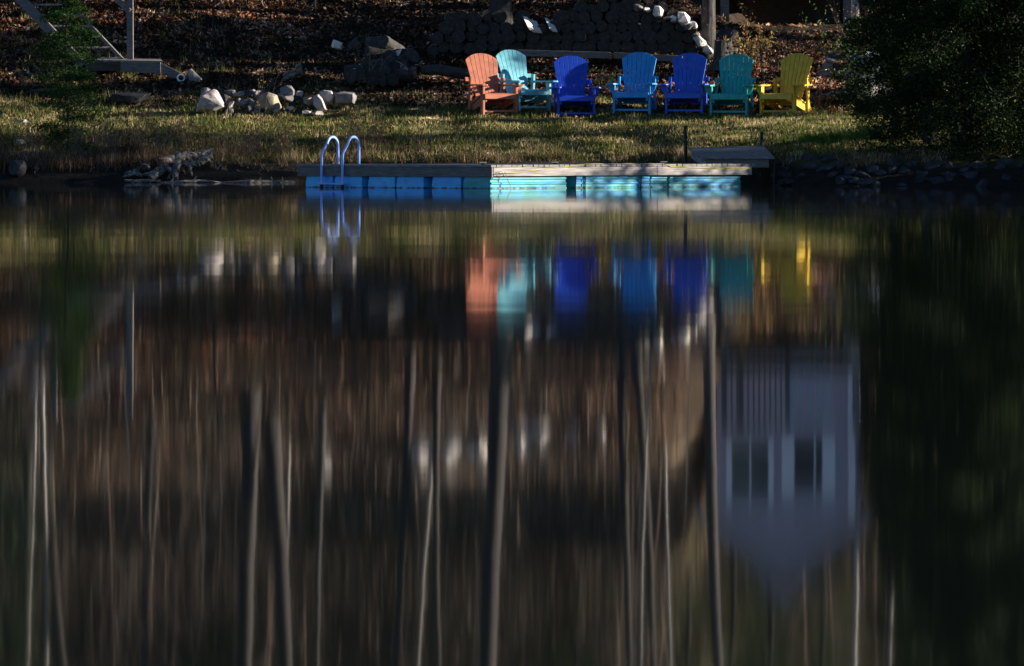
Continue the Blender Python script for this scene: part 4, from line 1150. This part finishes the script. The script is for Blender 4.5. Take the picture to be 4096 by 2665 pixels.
# grass, leaves ---------------------------------------------------------
def blades(n, Xr, Dr, hmin, hmax, width, name, mat, dens=None, wind=.35, tuft=0, seed=1, parent=None):
    rg = np.random.default_rng(seed)
    if tuft:
        k = n // tuft; cx = rg.uniform(*Xr, k); cd = rg.uniform(*Dr, k)
        X = np.repeat(cx, tuft) + rg.normal(0, .05, k * tuft); D = np.repeat(cd, tuft) + rg.normal(0, .05, k * tuft)
    else:
        X = rg.uniform(*Xr, n); D = rg.uniform(*Dr, n)
    if dens is not None:
        keep = rg.uniform(size=len(X)) < dens(X, D); X = X[keep]; D = D[keep]
    n = len(X); z = gz_arr(X, D)
    h = rg.uniform(hmin, hmax, n) * (0.75 + .5 * np.sin(X * 2.1 + D) ** 2)
    an = rg.uniform(0, 6.28, n); w = width * rg.uniform(.6, 1.3, n)
    lean = h * np.abs(rg.normal(0, wind, n)); la = rg.uniform(0, 6.28, n)
    B = np.stack([X, D, z - .01], 1)
    s = np.stack([np.cos(an) * w, np.sin(an) * w, np.zeros(n)], 1)
    T = B + np.stack([np.cos(la) * lean, np.sin(la) * lean, h], 1)
    Vv = np.empty((n, 3, 3)); Vv[:, 0] = B - s; Vv[:, 1] = B + s; Vv[:, 2] = T
    return quads_obj(name, Vv.reshape(-1, 3), mat, parent, per=3)
SH = np.array([[p, shoreD(p)] for p in np.arange(-400, 4600, 40)])
def shD(X, D):
    px = X / D * F + 2048; return np.interp(px, SH[:, 0], SH[:, 1])
def lawn_d(X, D):
    s = shD(X, D); d = D - s
    return np.clip((d - .75) / .3, 0, 1) * np.clip((97.6 - D + .5 * np.sin(X * 1.3)) / 1.5, 0, 1) * (.35 + .65 * (np.sin(X * 1.9 + 1.3 * np.sin(D * 1.1)) * np.sin(D * 2.3 + X) > -.35))
setp(blades(240000, (-11, 10.5), (85, 98.5), .03, .10, .0085, 'grass', M['grass'], lawn_d, .6, seed=3), kind='stuff')
def bank_d(X, D):
    s = shD(X, D); d = D - s
    return np.clip((d - .22) / .3, 0, 1) * np.clip((1.9 - d) / .8, 0, 1) * (np.sin(X * 2.7 + 1) * np.sin(X * .9) > -.55)
setp(blades(75000, (-11, 10), (84, 92.5), .06, .22, .0065, 'dry_grass', M['drygrass'], bank_d, .8, tuft=24, seed=4), kind='stuff')
setp(blades(26000, (-11, 9), (92, 104), .06, .22, .004, 'weeds', M['grass'], lambda X, D: np.where(X < -4.5, .8, .12) * np.clip((D - 92) / 3, 0, 1), .5, tuft=14, seed=5), kind='stuff')
M['oldleaves_shade'] = leafmat('old_leaves_shade_tone', [(0, (.010, .007, .005)), (.4, (.028, .017, .012)), (.7, (.07, .042, .028)), (.9, (.14, .085, .055)), (1, (.30, .20, .14))], .3)  # old brown leaves, darkened further to paint in shade
M['freshleaves_lit'] = leafmat('fresh_leaves_lit_tone', [(0, (.03, .015, .010)), (.25, (.12, .045, .022)), (.5, (.34, .12, .05)), (.75, (.60, .30, .17)), (1, (.85, .66, .52))], .35)  # orange leaves, brightened to paint in sunlight
def leaves(n, Xr, Dr, size, name, dens, seed, mt='leaves', flat=.5):
    rg = np.random.default_rng(seed); X = rg.uniform(*Xr, n); D = rg.uniform(*Dr, n)
    keep = rg.uniform(size=n) < dens(X, D); X = X[keep]; D = D[keep]
    z = gz_arr(X, D) + np.abs(rg.normal(0, .02, len(X))) + .012
    return setp(quads_obj(name, leaf_quads(np.stack([X, D, z], 1), size, flat, rg), M[mt]), kind='stuff')
leaves(120000, (-11, 11), (95.5, 104), .048, 'old_leaf_litter_shade_tone', lambda X, D: np.clip((D - 95.6 - .6 * np.sin(X * 1.1)) / 1.2, .02, 1), 6, 'oldleaves_shade')
def fresh(X, D):  # where the brightened leaves lie
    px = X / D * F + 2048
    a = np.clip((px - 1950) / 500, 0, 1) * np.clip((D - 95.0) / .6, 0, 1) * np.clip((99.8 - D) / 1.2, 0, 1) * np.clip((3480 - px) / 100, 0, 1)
    b_ = .75 * np.clip((1350 - px) / 250, 0, 1) * np.clip((D - 100.2 - (px / 1400) * .8) / .8, 0, 1)  # upper left patch of bright leaves, painted in as sunlit slope
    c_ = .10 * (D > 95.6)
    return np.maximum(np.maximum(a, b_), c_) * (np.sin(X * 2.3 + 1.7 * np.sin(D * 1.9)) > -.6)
leaves(110000, (-11, 9), (94.8, 104), .052, 'leaf_litter', fresh, 61, 'freshleaves_lit', .15)
leaves(5500, (-10.5, 10), (90, 96.8), .035, 'scattered_leaves', lambda X, D: .35 + .65 * (np.sin(X * 1.3 + D) > 0), 7)
M['hillleaves'] = leafmat('hill_leaves', [(0, (.04, .024, .015)), (.3, (.15, .085, .055)), (.6, (.32, .19, .125)), (.85, (.50, .33, .23)), (1, (.66, .50, .38))], .35)
leaves(60000, (-13, 13), (103.5, 116), .07, 'hillside_leaves', lambda X, D: np.where((X > 3.6) & (D < 112), .08, 1.0) * np.clip(.5 + .9 * np.sin(X * .8 + 2 * np.sin(D * .5)) * np.sin(D * 1.3 + X * .5), .08, 1), 8, 'hillleaves')
M['under'] = leafmat('undergrowth', [(0, (.010, .010, .006)), (.4, (.03, .025, .015)), (.7, (.075, .052, .036)), (.9, (.15, .105, .075)), (1, (.30, .24, .19))], .3)
setp(blades(20000, (-13, 13), (103.2, 121), .35, 1.5, .012, 'undergrowth', M['under'], lambda X, D: np.where((X > 3.4) & (D < 112.5), 0, 1.0) * np.where(D < 109.5, .30, 1.0) * np.clip((D - 102.5) / 3, .15, 1), .15, tuft=5, seed=9), kind='stuff')
M['brush'] = leafmat('dry_brush', [(0, (.02, .014, .010)), (.4, (.07, .042, .028)), (.75, (.15, .085, .055)), (1, (.32, .21, .15))], .3)
setp(blades(30000, (-9.5, -1.5), (89.8, 93.2), .08, .34, .006, 'dry_brush', M['brush'], lambda X, D: np.clip((D - shD(X, D) - .15) / .2, 0, 1) * np.clip((3.2 - (D - shD(X, D))) / 1.6, 0, 1) * np.clip(.45 + 1.2 * np.sin(X * 1.7 + np.sin(D * 3)) * np.sin(D * 2.1 + X), .06, 1) * np.clip((-4.2 - X) / 2, .12, 1), .35, tuft=9, seed=10), kind='stuff')

# shrubs ----------------------------------------------------------------
def shrub(px, D, H, n, mat, label, seed, leafmat=None, nleaf=0, spread=.5, group=None, name='bare_shrub', lsize=.03, r=.006):
    rd = random.Random(seed); q = onG(px, D); e = empty(name, q, 0, label, 'shrub', group)
    out = []
    for _ in range(n):
        an = rd.uniform(0, 6.28)
        branch_paths(Vector((rd.gauss(0, .05), rd.gauss(0, .05), -.02)), Vector((math.cos(an) * spread, math.sin(an) * spread, 1)), H * rd.uniform(.6, 1.1), r * 1.35, 2, rd, out, .5, .25, 3)
    tube_batch(out, 3).build('stems', mat, e)
    if nleaf:
        cen = []
        for _ in range(nleaf):
            p = rd.choice(out)[0]; w = p[rd.randint(1, len(p) - 1)]; cen.append((w.x + rd.gauss(0, .025), w.y + rd.gauss(0, .025), w.z + rd.gauss(0, .025)))
        quads_obj('foliage', leaf_quads(np.array(cen), lsize), leafmat, e)
    return e
SG = 'reddish leafless shrubs along the bank'
for i, (px, D, H) in enumerate(((130, 91.2, .55), (440, 90.8, .5), (560, 91.6, .7), (640, 91.2, .55), (740, 92.2, .5), (1000, 91.3, .4), (1130, 91.4, .45), (1440, 91.8, .6), (1520, 92.2, .45), (330, 91.0, .5))):
    shrub(px, D, H, 9, M['twig'], ['Reddish bare shrub at the far left of the bank', 'bare shrub left of the driftwood log', 'tall bare shrub behind the driftwood log', 'bare shrub over the middle of the driftwood', 'bare shrub right above the driftwood', 'low bare shrub below the tan boulder', 'low bare shrub left of the ladder', 'bare shrub directly right of the ladder', 'small bare shrub behind the left part of the dock', 'bare shrub beside the young cedar'][i], 400 + i, M['deadleaf'], 260, .5, SG, lsize=.026)
shrub(2945, 98.0, 1.1, 4, M['twig'], 'tall thin twiggy shrub with orange leaves right of the stump', 420, M['bud'], 220, .25, lsize=.032)
shrub(3010, 98.4, .5, 7, M['twig'], 'low shrub with tan leaf clusters right of the tall twiggy one', 421, M['bud'], 240, .7, lsize=.035)
shrub(3400, 98.6, 1.2, 7, M['twig'], 'pale leafless shrub in front of the deck post', 422, M['bud'], 120, .6, lsize=.03, r=.01)
shrub(3370, 98.0, .8, 6, M['twig'], 'shrub with fresh green leaves by the stone wall', 423, M['greenbud'], 200, .7, lsize=.028)
shrub(3470, 99.0, 1.0, 6, M['twig'], 'bare grey shrub behind the blue grey boulder', 424, M['bud'], 60, .6, lsize=.028, r=.009)
shrub(2420, 96.8, .45, 5, M['twig'], 'budding twiggy shrub between the cobalt and sky blue chairs', 425, M['greenbud'], 90, .6, lsize=.022)
shrub(3300, 95.3, .4, 3, M['twig'], 'single dry stalks right of the yellow chair', 426, None, 0, .6)
shrub(1480, 97.2, .9, 4, M['twig'], 'grey bent stems over the dark log heap', 427, None, 0, .4, r=.008)
shrub(1050, 94.6, .75, 3, M['twig'], 'thin upright weed behind the tan boulder', 428, M['bud'], 40, .15, lsize=.02)
for i, (px, D) in enumerate(((3250, 88.2), (3350, 88.0), (3420, 87.6), (3480, 88.4))):
    rd = random.Random(500 + i); q = onG(px, D); n = 500
    rg = np.random.default_rng(500 + i); an = rg.uniform(0, 6.28, n); rr1 = rg.uniform(0, .22, n); h = rg.uniform(.12, .38, n)
    B = np.stack([np.cos(an) * rr1, np.sin(an) * rr1, -np.ones(n) * .03], 1); T = B + np.stack([np.cos(an) * h * .5, np.sin(an) * h * .5, h], 1); s = np.stack([-np.sin(an) * .007, np.cos(an) * .007, 0 * an], 1)
    Vv = np.empty((n, 3, 3)); Vv[:, 0] = B - s; Vv[:, 1] = B + s; Vv[:, 2] = T
    o = quads_obj('grass_tuft', Vv.reshape(-1, 3), M['greenbud'], None, 3); o.location = q; setp(o, '%s from the left of the green grass tufts on the right bank' % ordn(i).capitalize(), 'grass tuft', 'green grass tufts on the right bank')
